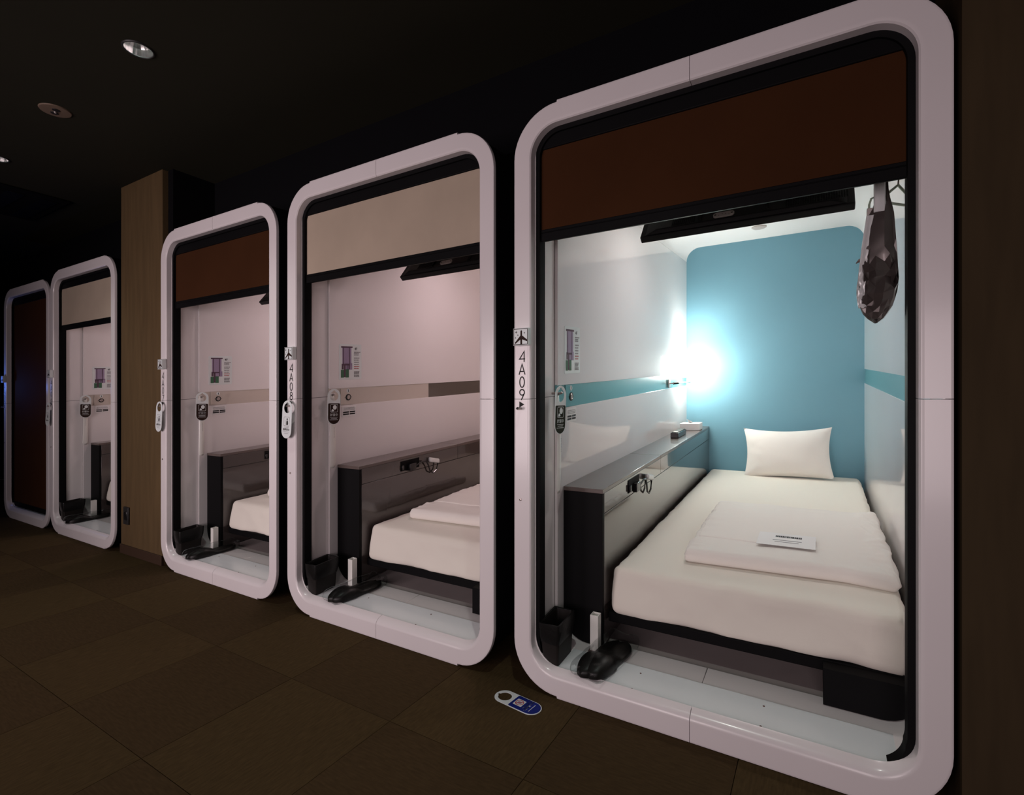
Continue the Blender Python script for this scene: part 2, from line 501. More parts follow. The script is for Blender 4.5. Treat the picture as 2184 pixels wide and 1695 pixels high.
t = thing('air_conditioner', 'square black air vent panel in the far left ceiling', 'vent', (-5.05, -0.4, CEIL), shear=False)
build(MB().box(-5.45, -4.70, -0.80, -0.05, CEIL - .016, CEIL - .001), 'panel', M['black_gap'], t, bevel=0.006, shear=False)
for k in range(4):
    a = -0.74 + k * 0.18
    build(MB().box(-5.38, -4.77, a, a + 0.10, CEIL - .021, CEIL - .0155), 'slat', M['black'], t, bevel=0.002, shear=False)

t = thing('blue_signal_lamp', 'glowing blue lamp at the far left end of the corridor', 'light', (-6.36, -0.02, 1.16), shear=False)
build(MB().box(-6.40, -6.33, -0.03, 0.0, 1.03, 1.29), 'housing', M['black'], t, bevel=0.004, shear=False)
build(MB().box(-6.385, -6.345, -0.036, -0.029, 1.17, 1.25), 'lens', M['blue_glow'], t, bevel=0.004, shear=False)
build(MB().box(-6.380, -6.350, -0.034, -0.029, 1.06, 1.065), 'status_light', M['blue_glow'], t, shear=False)
ld = bpy.data.lights.new('blue_lamp', 'POINT'); ld.energy = 1.2; ld.color = (0.10, 0.25, 1.0); ld.shadow_soft_size = 0.03
lo = bpy.data.objects.new('blue_lamp', ld); C.collection.objects.link(lo); lo.parent = t; lo.location = (0, -0.12, 0)

# ------------------------------------------------------------------ cabin
W, R = 1.245, 0.17
XL, XR = X0, X0 + W
ZB, ZT = 0.007, 2.093
IL, IR, IZ0, IZ1, IRAD = -0.874, 0.262, 0.085, 2.052, 0.10      # inner shell
IB = 2.478
G = 0.0009

def ring_station(q, tpar, d):
    pass

def frame_quarter(q):
    """q: 0 right-bottom, 1 right-top, 2 left-top, 3 left-bottom"""
    xm, zm = (XL + XR) / 2, 1.05
    right, top = q in (0, 1), q in (1, 2)
    cx = XR - R if right else XL + R
    cz = ZT - R if top else ZB + R
    hx, hz = (1 if right else -1), (1 if top else -1)
    st = []      # (kind, base function(d)->(x,z), step, bottomness)
    def straight_h(x):      # on top/bottom edge
        return lambda d: (x, (ZT - d) if top else (ZB + d))
    def straight_v(z):
        return lambda d: ((XR - d) if right else (XL + d), z)
    def corner(a):          # a 0 at vertical edge -> 90 at horizontal edge
        ca, sa = math.cos(math.radians(a)), math.sin(math.radians(a))
        return lambda d: (cx + hx * ca * (R - d), cz + hz * sa * (R - d))
    bt = 0 if top else 1
    st.append((straight_h(xm + hx * G), 0.007, bt))
    st.append((straight_h((xm + cx) / 2), 0.007, bt))
    st.append((straight_h(cx - hx * 0.004), 0.007, bt))
    st.append((straight_h(cx - hx * 0.003), 0.0, bt))
    for i in range(13):
        a = 90 - 90 * i / 12
        st.append((corner(a), 0.0, bt * math.sin(math.radians(a)) ** 2))
    st.append((straight_v(zm + hz * G), 0.0, 0))
    mb = MB()
    rings = []
    for fn, step, b in st:
        prof = [(-step, 0.016), (-step, 0.005), (0.0014 - step, 0.0014), (0.005 - step, 0.0), (0.007 - step, 0.0),
                (0.055 + .002 * b, 0.0), (0.058 + .002 * b, 0.0), (0.0645 + .004 * b, 0.0015 + .002 * b), (0.0685 + .010 * b, 0.006 + .009 * b), (0.0705 + .014 * b, 0.036), (0.060, 0.038), (0.055, 0.016)]
        rings.append([(*fn(d), y) for d, y in prof])
    n = len(rings[0])
    vs = [(x, y, z) for r_ in rings for x, z, y in r_]
    fs = []
    for i in range(len(rings) - 1):
        fs += [(i * n + k, i * n + (k + 1) % n, (i + 1) * n + (k + 1) % n, (i + 1) * n + k) for k in range(n)]
    fs += [tuple(range(n)), tuple(range((len(rings) - 1) * n, len(rings) * n))]
    mb.add(vs, fs)
    return mb

def track_mb():
    """black rubber track: an inverted U that dies into the sill at the bottom corners"""
    path = []
    def c(cx, cz, a, d): return (cx + math.cos(math.radians(a)) * (R - d), cz + math.sin(math.radians(a)) * (R - d))
    seq = [('c', XR - R, ZB + R, a) for a in range(-84, 1, 6)] + [('c', XR - R, ZT - R, a) for a in range(0, 91, 7)] + \
          [('c', XL + R, ZT - R, a) for a in range(90, 181, 7)] + [('c', XL + R, ZB + R, a) for a in range(180, 265, 6)]
    rings = []
    for _, cx, cz, a in seq:
        below = max(0, -a) if a < 0 else max(0, a - 180)
        tp = max(0.0, min(1.0, (below - 18) / 62)) ** 0.8
        di = .088 - .0205 * tp
        rings.append([(*c(cx, cz, a, d), y) for d, y in ((.066, .034), (di - .0012, .036), (di, .040), (di, .078), (.066, .078))])
    n = 5
    mb = MB()
    fs = []
    for i in range(len(rings) - 1):
        fs += [(i * n + k, i * n + (k + 1) % n, (i + 1) * n + (k + 1) % n, (i + 1) * n + k) for k in range(n)]
    fs += [tuple(range(n)), tuple(range((len(rings) - 1) * n, len(rings) * n))]
    mb.add([(x, y, z) for r_ in rings for x, z, y in r_], fs)
    return mb

def strip(pts, y0, y1, t=0.008):
    """a sheet following x,z points from y0 to y1, thickened outwards from the cabin centre"""
    cx, cz = (IL + IR) / 2, 1.05
    P = [Vector(p) for p in pts]
    out = []
    for i, p in enumerate(P):
        a, b = P[max(i - 1, 0)], P[min(i + 1, len(P) - 1)]
        d = (b - a).normalized()
        nn = Vector((d.y, -d.x))
        if nn.dot(p - Vector((cx, cz))) < 0: nn = -nn
        out.append(p + nn * t)
    return MB().prism_y([tuple(p) for p in P] + [tuple(p) for p in reversed(out)], y0, y1)

DIGITS = {
    '4': [([(.0085, -.019), (.0085, .019), (-.0105, -.008), (.0125, -.008)], False)],
    'A': [([(-.0125, -.019), (0, .019), (.0125, -.019)], False), ([(-.0085, -.007), (.0085, -.007)], False)],
    '0': [([(.0095 * math.cos(a * PI / 12), .019 * math.sin(a * PI / 12)) for a in range(24)], True)],
    '9': [([(.0098 * math.cos(a * PI / 10), .0088 + .0102 * math.sin(a * PI / 10)) for a in range(20)], True), ([(.0092, .005), (-.003, -.019)], False)],
    '8': [([(.0078 * math.cos(a * PI / 10), .0100 + .009 * math.sin(a * PI / 10)) for a in range(20)], True),
          ([(.0098 * math.cos(a * PI / 10), -.0088 + .0102 * math.sin(a * PI / 10)) for a in range(20)], True)],
    '7': [([(-.0105, .0175), (.011, .0175), (-.004, -.019)], False)],
    '6': [([(.0098 * math.cos(a * PI / 10), -.0088 + .0102 * math.sin(a * PI / 10)) for a in range(20)], True), ([(-.0092, -.005), (.003, .019)], False)],
    '5': [([(.0095, .0175), (-.006, .0175), (-.008, .002), (.002, .004), (.0095, -.004), (.0085, -.013), (0, -.0178), (-.0095, -.014)], False)],
}

def make_pod(k, label, blind, number, endwall, band, closed=False):
    t = thing('sleeping_cabin', label, 'cabin', (X0, 0, 0), 'row of white sleeping cabins')
    for q in range(4):
        build(frame_quarter(q), 'frame_panel', M['frame'], t, smooth=35)
    build(track_mb(), 'door_track', M['black'], t)
    # roller blind
    bm_, zb = (M['blind_brown'], 1.664) if blind == 'brown' else (M['blind_cream'], 1.664)
    if closed: zb = 0.135
    bl = build(MB().box(-0.872, 0.2, 0.050, 0.0525, zb, 1.960), 'roller_blind', bm_, t)
    build(MB().box(-0.874, 0.202, 0.046, 0.060, zb - 0.041, zb + 0.002).box(-0.874, 0.202, 0.044, 0.060, zb - 0.012, zb - 0.008), 'bottom_bar', M['black'], bl, bevel=0.003)
    build(MB().box(-0.874, 0.202, 0.044, 0.110, 1.957, 2.035), 'blind_cassette', M['black'], t, bevel=0.004)
    # collar behind the frame
    CL, CR, CZ = IL - 0.013, IR + 0.006, 0.088
    r_ = IRAD
    build(strip(arc(CL + r_, CZ + r_, r_, 180, 262, 7), .034, .19, .005), 'collar_base', M['shell'], t)
    build(strip(arc(CR - r_, CZ + r_, r_, 278, 360, 7), .034, .19, .005), 'collar_base', M['shell'], t)
    build(strip([(CL, CZ + r_), (CL, 1.049)], .034, .19, .005), 'collar_panel', M['shell'], t)
    build(strip([(CL, 1.051), (CL, 1.94)], .034, .19, .005), 'collar_panel', M['shell'], t)
    build(strip([(CR, CZ + r_), (CR, 1.049)], .034, .19, .005), 'collar_panel', M['shell'], t)
    build(strip([(CR, 1.051), (CR, 1.94)], .034, .19, .005), 'collar_panel', M['shell'], t)
    build(strip(arc(CR - .115, 1.94, .115, 0, 90, 8) + arc(CL + .115, 1.94, .115, 90, 180, 8), .034, .19, .005), 'collar_top', M['shell'], t)
    # sill plate and ledge
    pl = build(MB().box(CL + .083, CR - .083, .033, .1795, CZ - .012, CZ), 'sill_plate', M['sill'], t, bevel=0.0015)
    for x, y in ((-.53, .138), (-.53, .04), (-.145, .145), (-.145, .043), (.186, .157)):
        if x < CR - .085:
            build(MB().lathe((x, y, CZ), [(0, .0014), (.0030, .0012), (.0036, -.001), (0, -.001)], 10), 'screw', M['strap'], pl)
    lx = -.335
    ledge_l = arc(IL + r_, IZ0 + r_, r_, 180, 270, 9) + [(lx - .0008, IZ0)]
    ledge_r = [(lx + .0008, IZ0)] + arc(IR - r_, IZ0 + r_, r_, 270, 360, 9)
    build(strip(ledge_l, .181, .284), 'floor_ledge', M['shell'], t, bevel=0.0015)
    build(strip(ledge_r, .181, .284), 'floor_ledge', M['shell'], t, bevel=0.0015)
    build(strip(arc(IL + r_, IZ0 + r_ - .004, r_, 180, 270, 9) + arc(IR - r_, IZ0 + r_ - .004, r_, 270, 360, 9), .2865, IB), 'floor_panel', M['under'], t)
    # walls
    bz0, bz1 = 1.000, 1.091
    for x in (IL, IR):
        off = -.003 if x == IL else .003
        wp = build(strip([(x, IZ0 + r_ - .002), (x, bz0)], .19, IB, .012), 'wall_panel', M['shell'], t, bevel=0.0012)
        build(strip([(x, bz1), (x, IZ1 - r_)], .19, IB, .012), 'wall_panel', M['shell'], t, bevel=0.0012)
        if band == 'teal_band':
            build(strip([(x + off, bz0 - .003), (x + off, bz1 + .003)], .19, IB, .008), 'wall_band', M[band], t)
        else:
            build(strip([(x + off, bz0 - .003), (x + off, bz1 + .003)], .19, 0.985, .008), 'wall_band', M['beige_band'], t)
            build(strip([(x + off, bz0 - .003), (x + off, bz1 + .003)], 0.986, IB, .008), 'wall_band', M[band], t)
    cp = arc(IR - r_, IZ1 - r_, r_, 0, 90, 9) + arc(IL + r_, IZ1 - r_, r_, 90, 180, 9)
    build(strip(cp, .19, IB), 'cabin_ceiling', M['ceil_in'], t)
    build(MB().prism_y(rrect(IL - .004, IR + .004, IZ0 - .01, IZ1 + .004, IRAD), IB, IB + .02), 'end_wall', M[endwall], t)
    # dark outer casing
    casing = rrect(XL + .006, XR - .002, .012, 2.088, R, 8)
    n_ = len(casing)
    cin = rrect(XL + .030, XR - .006, .030, 2.078, R, 8)
    cm_ = MB().add([(x, y, z) for y in (.0165, IB + .1) for x, z in casing] + [(x, .0165, z) for x, z in cin] ,
                   [(i, (i + 1) % n_, n_ + (i + 1) % n_, n_ + i) for i in range(n_)] + [(i, (i + 1) % n_, 2 * n_ + (i + 1) % n_, 2 * n_ + i) for i in range(n_)] + [tuple(range(n_, 2 * n_))])
    build(cm_, 'outer_casing', M['black_gap'], t)
    # ceiling disc, and an unseen ceiling light added to brighten the walls
    if not closed:
        d = build(MB().lathe((-.335, 2.12, 2.052), [(0, -.012), (.034, -.012), (.045, -.006), (.046, .002), (0, .002)], 28), 'smoke_detector', M['port'], t)
        cl_ = build(MB().lathe((-.335, 1.05, 2.052), [(.062, -.002), (.066, -.010), (.078, -.008), (.080, .002), (.062, .002), (.062, -.002)], 32, cap=False), 'added_ceiling_light', M['plastic_w'], t)
        build(MB().lathe((-.335, 1.05, 2.052), [(0, -.004), (.0615, -.004), (.0615, .002), (0, .002)], 28), 'added_diffuser', M['added_diffuser'], cl_)
        ld = bpy.data.lights.new('added_cabin_light', 'AREA'); ld.shape = 'DISK'; ld.size = 0.12; ld.spread = math.radians(165); ld.energy = CABIN_WATTS[k]
        ld.color = (1.0, 0.89, 0.86) if k == 0 else (1.0, 0.74, 0.775)
        lo = bpy.data.objects.new('added_cabin_light', ld); C.collection.objects.link(lo); lo.parent = t
        lo.location = (-.335 - X0, 1.05, 2.052 + S * 1.05 - .013)
        # white square floor post
        a, b, c_, e = -.741, -.710, .196, .228
        post = MB()
        post.v = [(a, c_, .085), (b, c_, .085), (b, e, .085), (a, e, .085), (a, c_, .222), (b, c_, .222), (b, e, .222), (a, e, .222),
                  (a + .004, c_ + .004, .222), (b - .004, c_ + .004, .222), (b - .004, e - .004, .222), (a + .004, e - .004, .222),
                  (a + .004, c_ + .004, .20), (b - .004, c_ + .004, .20), (b - .004, e - .004, .20), (a + .004, e - .004, .20)]
        post.f = [(0, 1, 5, 4), (1, 2, 6, 5), (2, 3, 7, 6), (3, 0, 4, 7), (4, 5, 9, 8), (5, 6, 10, 9), (6, 7, 11, 10), (7, 4, 8, 11),
                  (8, 9, 13, 12), (9, 10, 14, 13), (10, 11, 15, 14), (11, 8, 12, 15), (12, 13, 14, 15), (3, 2, 1, 0)]
        fp = build(post, 'floor_post', M['plastic_w'], t)
        build(MB().box(a - .006, b + .001, c_ - .006, e + .002, .0855, .089), 'post_foot', M['strap'], fp)
        # switch plate with a key switch on the band
        sp = build(MB().box(IL - .002, IL + .0015, .262, .366, 1.003, 1.089), 'switch_plate', M[band if k == 0 else 'beige_band'], t)
        build(MB().lathe((IL + .001, .312, 1.041), [(.0125, 0), (.0125, .004), (.0105, .006), (.0085, .004), (.0085, .0045), (0, .0045)], 20, axis='x'), 'key_switch', M['steel'], sp)
        build(MB().lathe((IL + .001, .312, 1.041), [(.0175, 0), (.0175, .003), (.0125, .003), (.0125, 0)], 24, axis='x', cap=False), 'switch_ring', M['ink'], sp)
        build(MB().lathe((IL + .001, .312, 1.076), [(.0, .0022), (.010, .002), (.0115, 0)], 16, axis='x'), 'sticker', M['tag_w'], sp)
        build(MB().box(IL + .003, IL + .0036, .3100, .3140, 1.069, 1.083), 'sticker_print', M['ink'], sp)
        for y in (.29, .335):
            build(MB().lathe((IL + .001, y, 1.041), [(0, .0015), (.002, .001), (.002, 0)], 8, axis='x'), 'screw', M['ink'], sp)
        # wall peg holding the tag and the shoehorn
        py_ = .167 if k == 0 else .198
        build(MB().tube([(IL - .016, py_, 1.062), (IL + .026, py_, 1.062), (IL + .030, py_, 1.066)], [.0045, .0045, .0055], 12), 'wall_peg', M['steel'], t)
    # class sign with an aircraft icon
    zc, xc = 1.276, -.920
    sg = build(MB().box(xc - .031, xc + .031, -.021, .001, zc - .031, zc + .031), 'class_sign', M['tag_w'], t, bevel=0.0012)
    ib = MB()
    y = -.0216
    ribbon(ib, [(xc - .028, zc - .028), (xc + .028, zc - .028), (xc + .028, zc + .028), (xc - .028, zc + .028)], .0022, y, closed=True)
    plane = [(0, .024), (.0035, .020), (.004, .004), (.027, -.012), (.027, -.018), (.004, -.010), (.004, -.019), (.004, -.028), (-.004, -.028), (-.004, -.019),
             (-.004, -.010), (-.028, -.026), (-.028, -.020), (-.004, .004), (-.0035, .020)]
    ib.add([(xc + .003 + a * .92, y, zc + b) for a, b in plane], [tuple(range(len(plane)))])
    for a, b, s_ in ((-.018, .017, .006), (-.011, .006, .004), (-.021, -.003, .004), (.016, .013, .0042)):
        ib.add([(xc + a + u * s_, y, zc + b + v * s_) for u, v in ((0, 1), (.22, .22), (1, 0), (.22, -.22), (0, -1), (-.22, -.22), (-1, 0), (-.22, .22))], [tuple(range(8))])
    build(ib, 'aircraft_icon', M['tag_brown'], sg)
    # painted number, arrow and peg
    nb = MB()
    for ch, zc2 in zip(number, (1.204, 1.158, 1.112, 1.066)):
        for pts, cl in DIGITS[ch]:
            ribbon(nb, [(-.9255 + a, zc2 + b) for a, b in pts], .0042, -.0008, closed=cl)
    build(nb, 'cabin_number', M['ink'], t)
    build(MB().add([(-.937, -.0008, 1.042), (-.916, -.0008, 1.031), (-.937, -.0008, 1.019)], [(0, 1, 2)]), 'arrow', M['ink'], t)
    build(MB().tube([(-.9315, .003, 1.016), (-.9315, -.020, 1.016), (-.9315, -.024, 1.019)], [.0045, .0045, .0055], 12), 'tag_peg', M['steel'], t)
    build(MB().lathe((-.932, -.0002, .684), [(.0048, 0.001), (.0045, -.0022), (.0022, -.0028), (.002, -.001), (0, -.001)], 14, axis='y'), 'lock_screw', M['steel'], t)
    to_pod(t, k, (X0, 0, 0))
    return t

make_pod(0, 'nearest white sleeping cabin numbered 4A09, brown blind and teal end wall', 'brown', '4A09', 'teal_wall', 'teal_band')
make_pod(1, 'white sleeping cabin numbered 4A08 with a cream blind half drawn', 'cream', '4A08', 'brown_wall', 'taupe_band')
make_pod(2, 'white sleeping cabin with a brown blind just right of the pillar', 'brown', '4A07', 'brown_wall', 'beige_band')
make_pod(3, 'white sleeping cabin with a cream blind just left of the pillar', 'cream', '4A06', 'brown_wall', 'taupe_band')
make_pod(4, 'farthest dark sleeping cabin with its brown blind pulled fully down', 'brown', '4A05', 'brown_wall', 'taupe_band', closed=True)

# ------------------------------------------------------------------ things inside cabin 4A09 (then copied)
WHERE = ['in cabin 4A09', 'in cabin 4A08', 'in the cabin right of the pillar', 'in the cabin left of the pillar']

# --- console
CX0, CX1, CY0, CY1, CZT = IL, -.707, .24, IB - .003, .688
con = thing('bedside_console', 'black and taupe gloss shelf console beside the bed in cabin 4A09', 'console', (CX0, CY0, IZ0), 'gloss consoles along the cabin walls')
endp = [(CX0 + .0015, .66)] + arc(CX0 + .102, IZ0 + .102, .1, 180, 270, 8) + [(CX1 - .001, IZ0 + .002), (CX1 - .001, .672), (CX0 + .0015, .672)]
build(MB().prism_y(endp, CY0, CY0 + .018), 'end_panel', M['console_end'], con, bevel=0.001)
build(MB().prism_y([(CX0 + .002, .3), (CX0 + .002, .64), (CX1 - .012, .64), (CX1 - .012, IZ0 + .003), (CX0 + .104, IZ0 + .003), (CX0 + .03, .13)], CY0 + .016, CY1 - .002), 'carcass', M['console_end'], con)
build(MB().box(CX0 + .0015, CX1, CY0 - .001, 1.0785, .672, CZT), 'top_panel', M['console_top'], con, bevel=0.0015)
build(MB().box(CX0 + .0015, CX1, 1.0805, CY1, .672, CZT), 'top_panel', M['console_top'], con, bevel=0.0015)
build(MB().box(CX1 - .016, CX1 - .001, CY0 + .018, 1.0785, .5935, .6715), 'front_panel', M['console_face'], con, bevel=0.001)
build(MB().box(CX1 - .016, CX1 - .001, 1.0805, CY1, .5935, .6715), 'front_panel', M['console_face'], con, bevel=0.001)
build(MB().box(CX1 - .016, CX1 - .001, CY0 + .018, CY1, IZ0 + .002, .5915), 'front_panel', M['console_face'], con, bevel=0.001)
op = build(MB().box(CX1 - .001, CX1 + .002, .545, .70, .606, .662), 'outlet_plate', M['console_end'], con, bevel=0.001)
build(MB().box(CX1 + .001, CX1 + .022, .60, .655, .600, .640), 'plug', M['blackgloss'], op, bevel=0.003)
build(MB().box(CX1 + .001, CX1 + .010, .548, .565, .612, .640), 'switch', M['blackgloss'], op, bevel=0.002)
path = [(CX1 + .018, .655, .622), (CX1 + .022, .70, .638), (CX1 + .020, .745, .632), (CX1 + .016, .77, .60), (CX1 + .014, .785, .565), (CX1 + .014, .815, .550), (CX1 + .014, .845, .565), (CX1 + .014, .855, .60), (CX1 + .012, .84, .625), (CX1 + .012, .80, .632)]
build(MB().tube(path, .0042, 8), 'cable', M['blackgloss'], con)
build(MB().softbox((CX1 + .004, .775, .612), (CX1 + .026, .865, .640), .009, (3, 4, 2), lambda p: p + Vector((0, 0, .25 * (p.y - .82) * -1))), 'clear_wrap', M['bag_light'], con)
spread(con, (1, 2, 3), ['black and taupe gloss shelf console beside the bed ' + s for s in WHERE[1:]])

# --- bed
BX0, BX1, BY0, BY1 = -.700, .247, .292, IB - .008
bed = thing('bed', 'low bed with a white fitted sheet filling cabin 4A09', 'bed', (BX0, BY0, IZ0), 'white beds in the cabins')
def mat_disp(p):
    q = p.copy()
    n1 = noise.noise(Vector((p.x * 5, p.y * 4, p.z * 7))) ; n2 = noise.noise(Vector((p.x * 16 + 3, p.y * 14, p.z * 10)))
    if p.y < BY0 + .05:                       # front face: hangs with soft ripples
        q.y += .013 * n1 + .004 * n2 + .010 * abs(noise.noise(Vector((p.x * 4 + p.z * 6, p.z * 3 - p.x * 2, 8.0)))) - .008 * max(0, (.30 - p.z) / .1)
        if p.z < .25: q.z += .012 * noise.noise(Vector((p.x * 6, 1.3, 0))) - .004
    else:
        q.z += .003 * n1
    if p.x < BX0 + .03 or p.x > BX1 - .03:
        q.x += .006 * n2 + .004 * noise.noise(Vector((p.y * 30, p.z * 25, 0))) * (1 if p.y < BY0 + .25 else .3)
        q.x += (.006 if p.x < 0 else -.008)
    return q
build(MB().softbox((BX0, BY0, .200), (BX1, BY1, .373), .030, (60, 70, 14), mat_disp), 'mattress', M['sheet'], bed, smooth=180)
build(MB().box(-.704, .235, .290, BY1, .166, .204), 'bed_base', M['black'], bed, bevel=0.004)
build(MB().prism_y([(.013, IZ0 + .002), (IR - .103, IZ0 + .002)] + arc(IR - .103, IZ0 + .102, .1, 270, 332, 6) + [(.225, .20), (.013, .20)], .24, .62), 'bed_leg', M['console_end'], bed, bevel=0.001)
build(MB().prism_y([(.013, IZ0 + .002), (IR - .103, IZ0 + .002)] + arc(IR - .103, IZ0 + .102, .1, 270, 332, 6) + [(.225, .20), (.013, .20)], 1.7, 2.2), 'bed_leg', M['console_end'], bed, bevel=0.001)
spread(bed, (1, 2, 3), ['low bed with a white fitted sheet ' + s for s in WHERE[1:]])

# --- folded duvet
dv = thing('folded_duvet', 'folded white duvet lying on the bed in cabin 4A09 with a card on it', 'duvet', (-.11, .9, .373), 'folded white duvets')
DZ0, DZ1 = .3735, .428
def dv_disp(p):
    q = p.copy()
    ex = max(0, (-.46 + .10 - p.x) / .10)           # left, messy edge
    er = max(0, (p.x - (.235 - .12)) / .12)
    n1 = noise.noise(Vector((p.x * 7, p.y * 6, 2.0)))
    n2 = noise.noise(Vector((p.x * 22, p.y * 30, 5.0)))
    top = (p.z - DZ0) / (DZ1 - DZ0)
    q.z += top * (.005 * n1 + .0035 * n2 * (ex + er * 1.6) + .012 * er * max(0, n1))
    q.z += top * (ex * .018 * (abs(noise.noise(Vector((p.x * 5, p.y * 34, 1.0)))) - .2) + er * .020 * (abs(noise.noise(Vector((p.x * 26 + p.y * 8, p.y * 5, 6.0)))) - .2))
    q.z += top * .004 * (abs(noise.noise(Vector((p.x * 4 + p.y * 5, p.y * 3 - p.x * 6, 11.0)))) - .2)
    q.z -= top * .010 * max(0, (p.y - 1.15) / .2)
    if er > 0:
        q.x += .010 * er * noise.noise(Vector((p.y * 9, top * 3, 9.0)))
        q.z += top * .012 * er * max(0, noise.noise(Vector((p.y * 14, 3.3, p.x * 8))))
    if ex > 0: q.x += .008 * ex * noise.noise(Vector((p.y * 11, top * 4, 4.0)))
    q.y += .045 * (p.x + .46) / .70 * max(0, 1 - (p.y - .47) / .4)      # front edge runs slightly skew
    if p.y > 1.25: q.y += .012 * noise.noise(Vector((p.x * 8, 0, top * 3)))
    # front right corner slumps over the edge
    cr = max(0, (p.x - .08) / .16) * max(0, 1 - (p.y - .47) / .25)
    q.z -= .010 * cr * (.4 + top); q.y -= .028 * cr
    return q
build(MB().softbox((-.46, .468, DZ0), (.238, 1.36, DZ1), .024, (80, 90, 6), dv_disp), 'cover', M['duvet'], dv, smooth=180)
# overlapping top layer edge, visible as a long soft crease near the head end
def flap_disp(p):
    q = dv_disp(p)
    q.z += .012 - .006 * max(0, (p.x + .1) / .3)
    return q
build(MB().softbox((-.440, .66, DZ1 - .020), (.205, 1.25, DZ1 - .009), .005, (30, 26, 1), flap_disp), 'folded_layer', M['duvet'], dv, smooth=180)
cl_d = {1: 'folded white duvet lying on the bed in cabin 4A08', 2: 'folded white duvet on the bed in the cabin right of the pillar'}
spread(dv, (1, 2), [cl_d[1], cl_d[2]], {1: -.12, 2: -.10})

# --- note card on the duvet
cd = thing('note_card', 'white printed note card lying on the folded duvet in cabin 4A09', 'card', (-.11, .72, .434))
cm = MB().box(-.212, -.008, .632, .796, .4375, .4383)
def card_xf(p): return Vector((p.x, p.y + .045 * (p.x + .11), p.z))
build(cm.xf(card_xf), 'card', M['paper'], cd, bevel=0.0004)
im = MB(); rnd = random.Random(3)
x = -.150
while x < -.060:
    wd = rnd.uniform(.003, .007)
    im.box(x, x + wd, .741, .762, .4384, .4390); x += wd + .0014
build(im.xf(card_xf), 'print', M['ink'], cd)
build(MB().box(-.158, -.056, .700, .707, .4384, .4387).box(-.150, -.066, .678, .684, .4384, .4387).xf(card_xf), 'print', M['greyink'], cd)
build(MB().box(-.213, -.008, .6315, .633, .4372, .4378).xf(card_xf), 'edge_line', M['greyink'], cd)

# --- pillow
pw = thing('pillow', 'white pillow leaning on the teal end wall in cabin 4A09', 'pillow', (-.185, 2.30, .373))
mb = MB(); nu, nv = 34, 24
def pil(u, v, side):
    wd, ht = .270, .170
    th = .070 * (max(0, 1 - abs(u) ** 2.6)) ** .62 * (max(0, 1 - abs(v) ** 2.6)) ** .62
    x = u * wd * (1 - .085 * (1 - v * v)) ; z = v * ht * (1 - .16 * (1 - u * u) * (1 if v > 0 else .35))
    n_ = noise.noise(Vector((x * 9, z * 9, 1 + side))) * .004 + .004 * noise.noise(Vector((x * 24, z * 20, side))) * (abs(u) > .55)
    return Vector((x, -side * (th + n_ * (1 if th > .004 else 0)), z))
for side in (1, -1):
    vs = [pil(-1 + 2 * i / nu, -1 + 2 * j / nv, side) for i in range(nu + 1) for j in range(nv + 1)]
    mb.add(vs, [(i * (nv + 1) + j, i * (nv + 1) + j + 1, (i + 1) * (nv + 1) + j + 1, (i + 1) * (nv + 1) + j) for i in range(nu) for j in range(nv)])
mt = Matrix.Translation((-.184, 2.352, .537)) @ Matrix.Rotation(math.radians(-2.2), 4, 'Y') @ Matrix.Rotation(math.radians(-15), 4, 'X')
mb.xf(lambda p: mt @ p)
build(mb, 'pillowcase', M['pillow'], pw, smooth=180)

# --- wall lamp
lx, ly = -.800, 2.26
lp = thing('wall_lamp', 'bright lit white wall lamp at the head end of cabin 4A09', 'lamp', (IL, 1.95, 1.03), 'reading lamps at the head ends')
build(MB().box(IL + .001, IL + .008, 1.90, 1.945, 1.005, 1.062), 'wall_plate', M['steel'], lp, bevel=0.002)
build(MB().tube([(IL + .006, 1.922, 1.034), (IL + .035, 1.935, 1.034), (lx, ly - .01, 1.032), (lx, ly, 1.040), (lx, ly, 1.075)], .0045, 8), 'arm', M['steel'], lp)
build(MB().tube([(IL + .03, 1.933, 1.034), (IL + .05, 1.98, 1.0335)], .008, 8), 'joint', M['ink'], lp)
sh = build(MB().lathe((lx, ly, 1.068), [(.062, 0), (.056, .160), (.0545, .160), (.0605, 0), (.062, 0)], 32, cap=False), 'lamp_shade', M['shade'], lp)
# close the rim of the shade tube
build(MB().lathe((lx, ly, 1.085), [(0, 0), (.011, .003), (.017, .022), (.012, .05), (0, .06)], 14), 'bulb', M['shade'], lp)
def lamp_light(parent, wt, col):
    ld = bpy.data.lights.new('lamp_bulb_light', 'SPOT'); ld.energy = wt; ld.color = col; ld.shadow_soft_size = 0.045; ld.spot_size = math.radians(140); ld.spot_blend = 1.0
    lo = bpy.data.objects.new('lamp_bulb_light', ld); C.collection.objects.link(lo)
    lo.parent = parent
    lo.rotation_euler = (PI, 0, 0)      # shines up through the open top of the shade
    lo.location = (lx - IL, ly - 1.95, 1.236 - 1.03 + S * (ly - 1.95))
lps = spread(lp, (1, 2, 3), ['wall lamp at the head end of cabin 4A08', 'wall lamp at the head end of the cabin right of the pillar', 'wall lamp at the head end of the cabin left of the pillar'])
lamp_light(lp, LAMP_WATTS[0], (1.0, 0.99, 0.92))
for k in (1, 2, 3):
    lamp_light(lps[k], LAMP_WATTS[k], (1.0, 0.77, 0.77))
    for ch in lps[k].children:
        if ch.name.startswith(('lamp_shade', 'bulb')):
            ch.data = ch.data.copy(); ch.data.materials[0] = M['shade_dim']

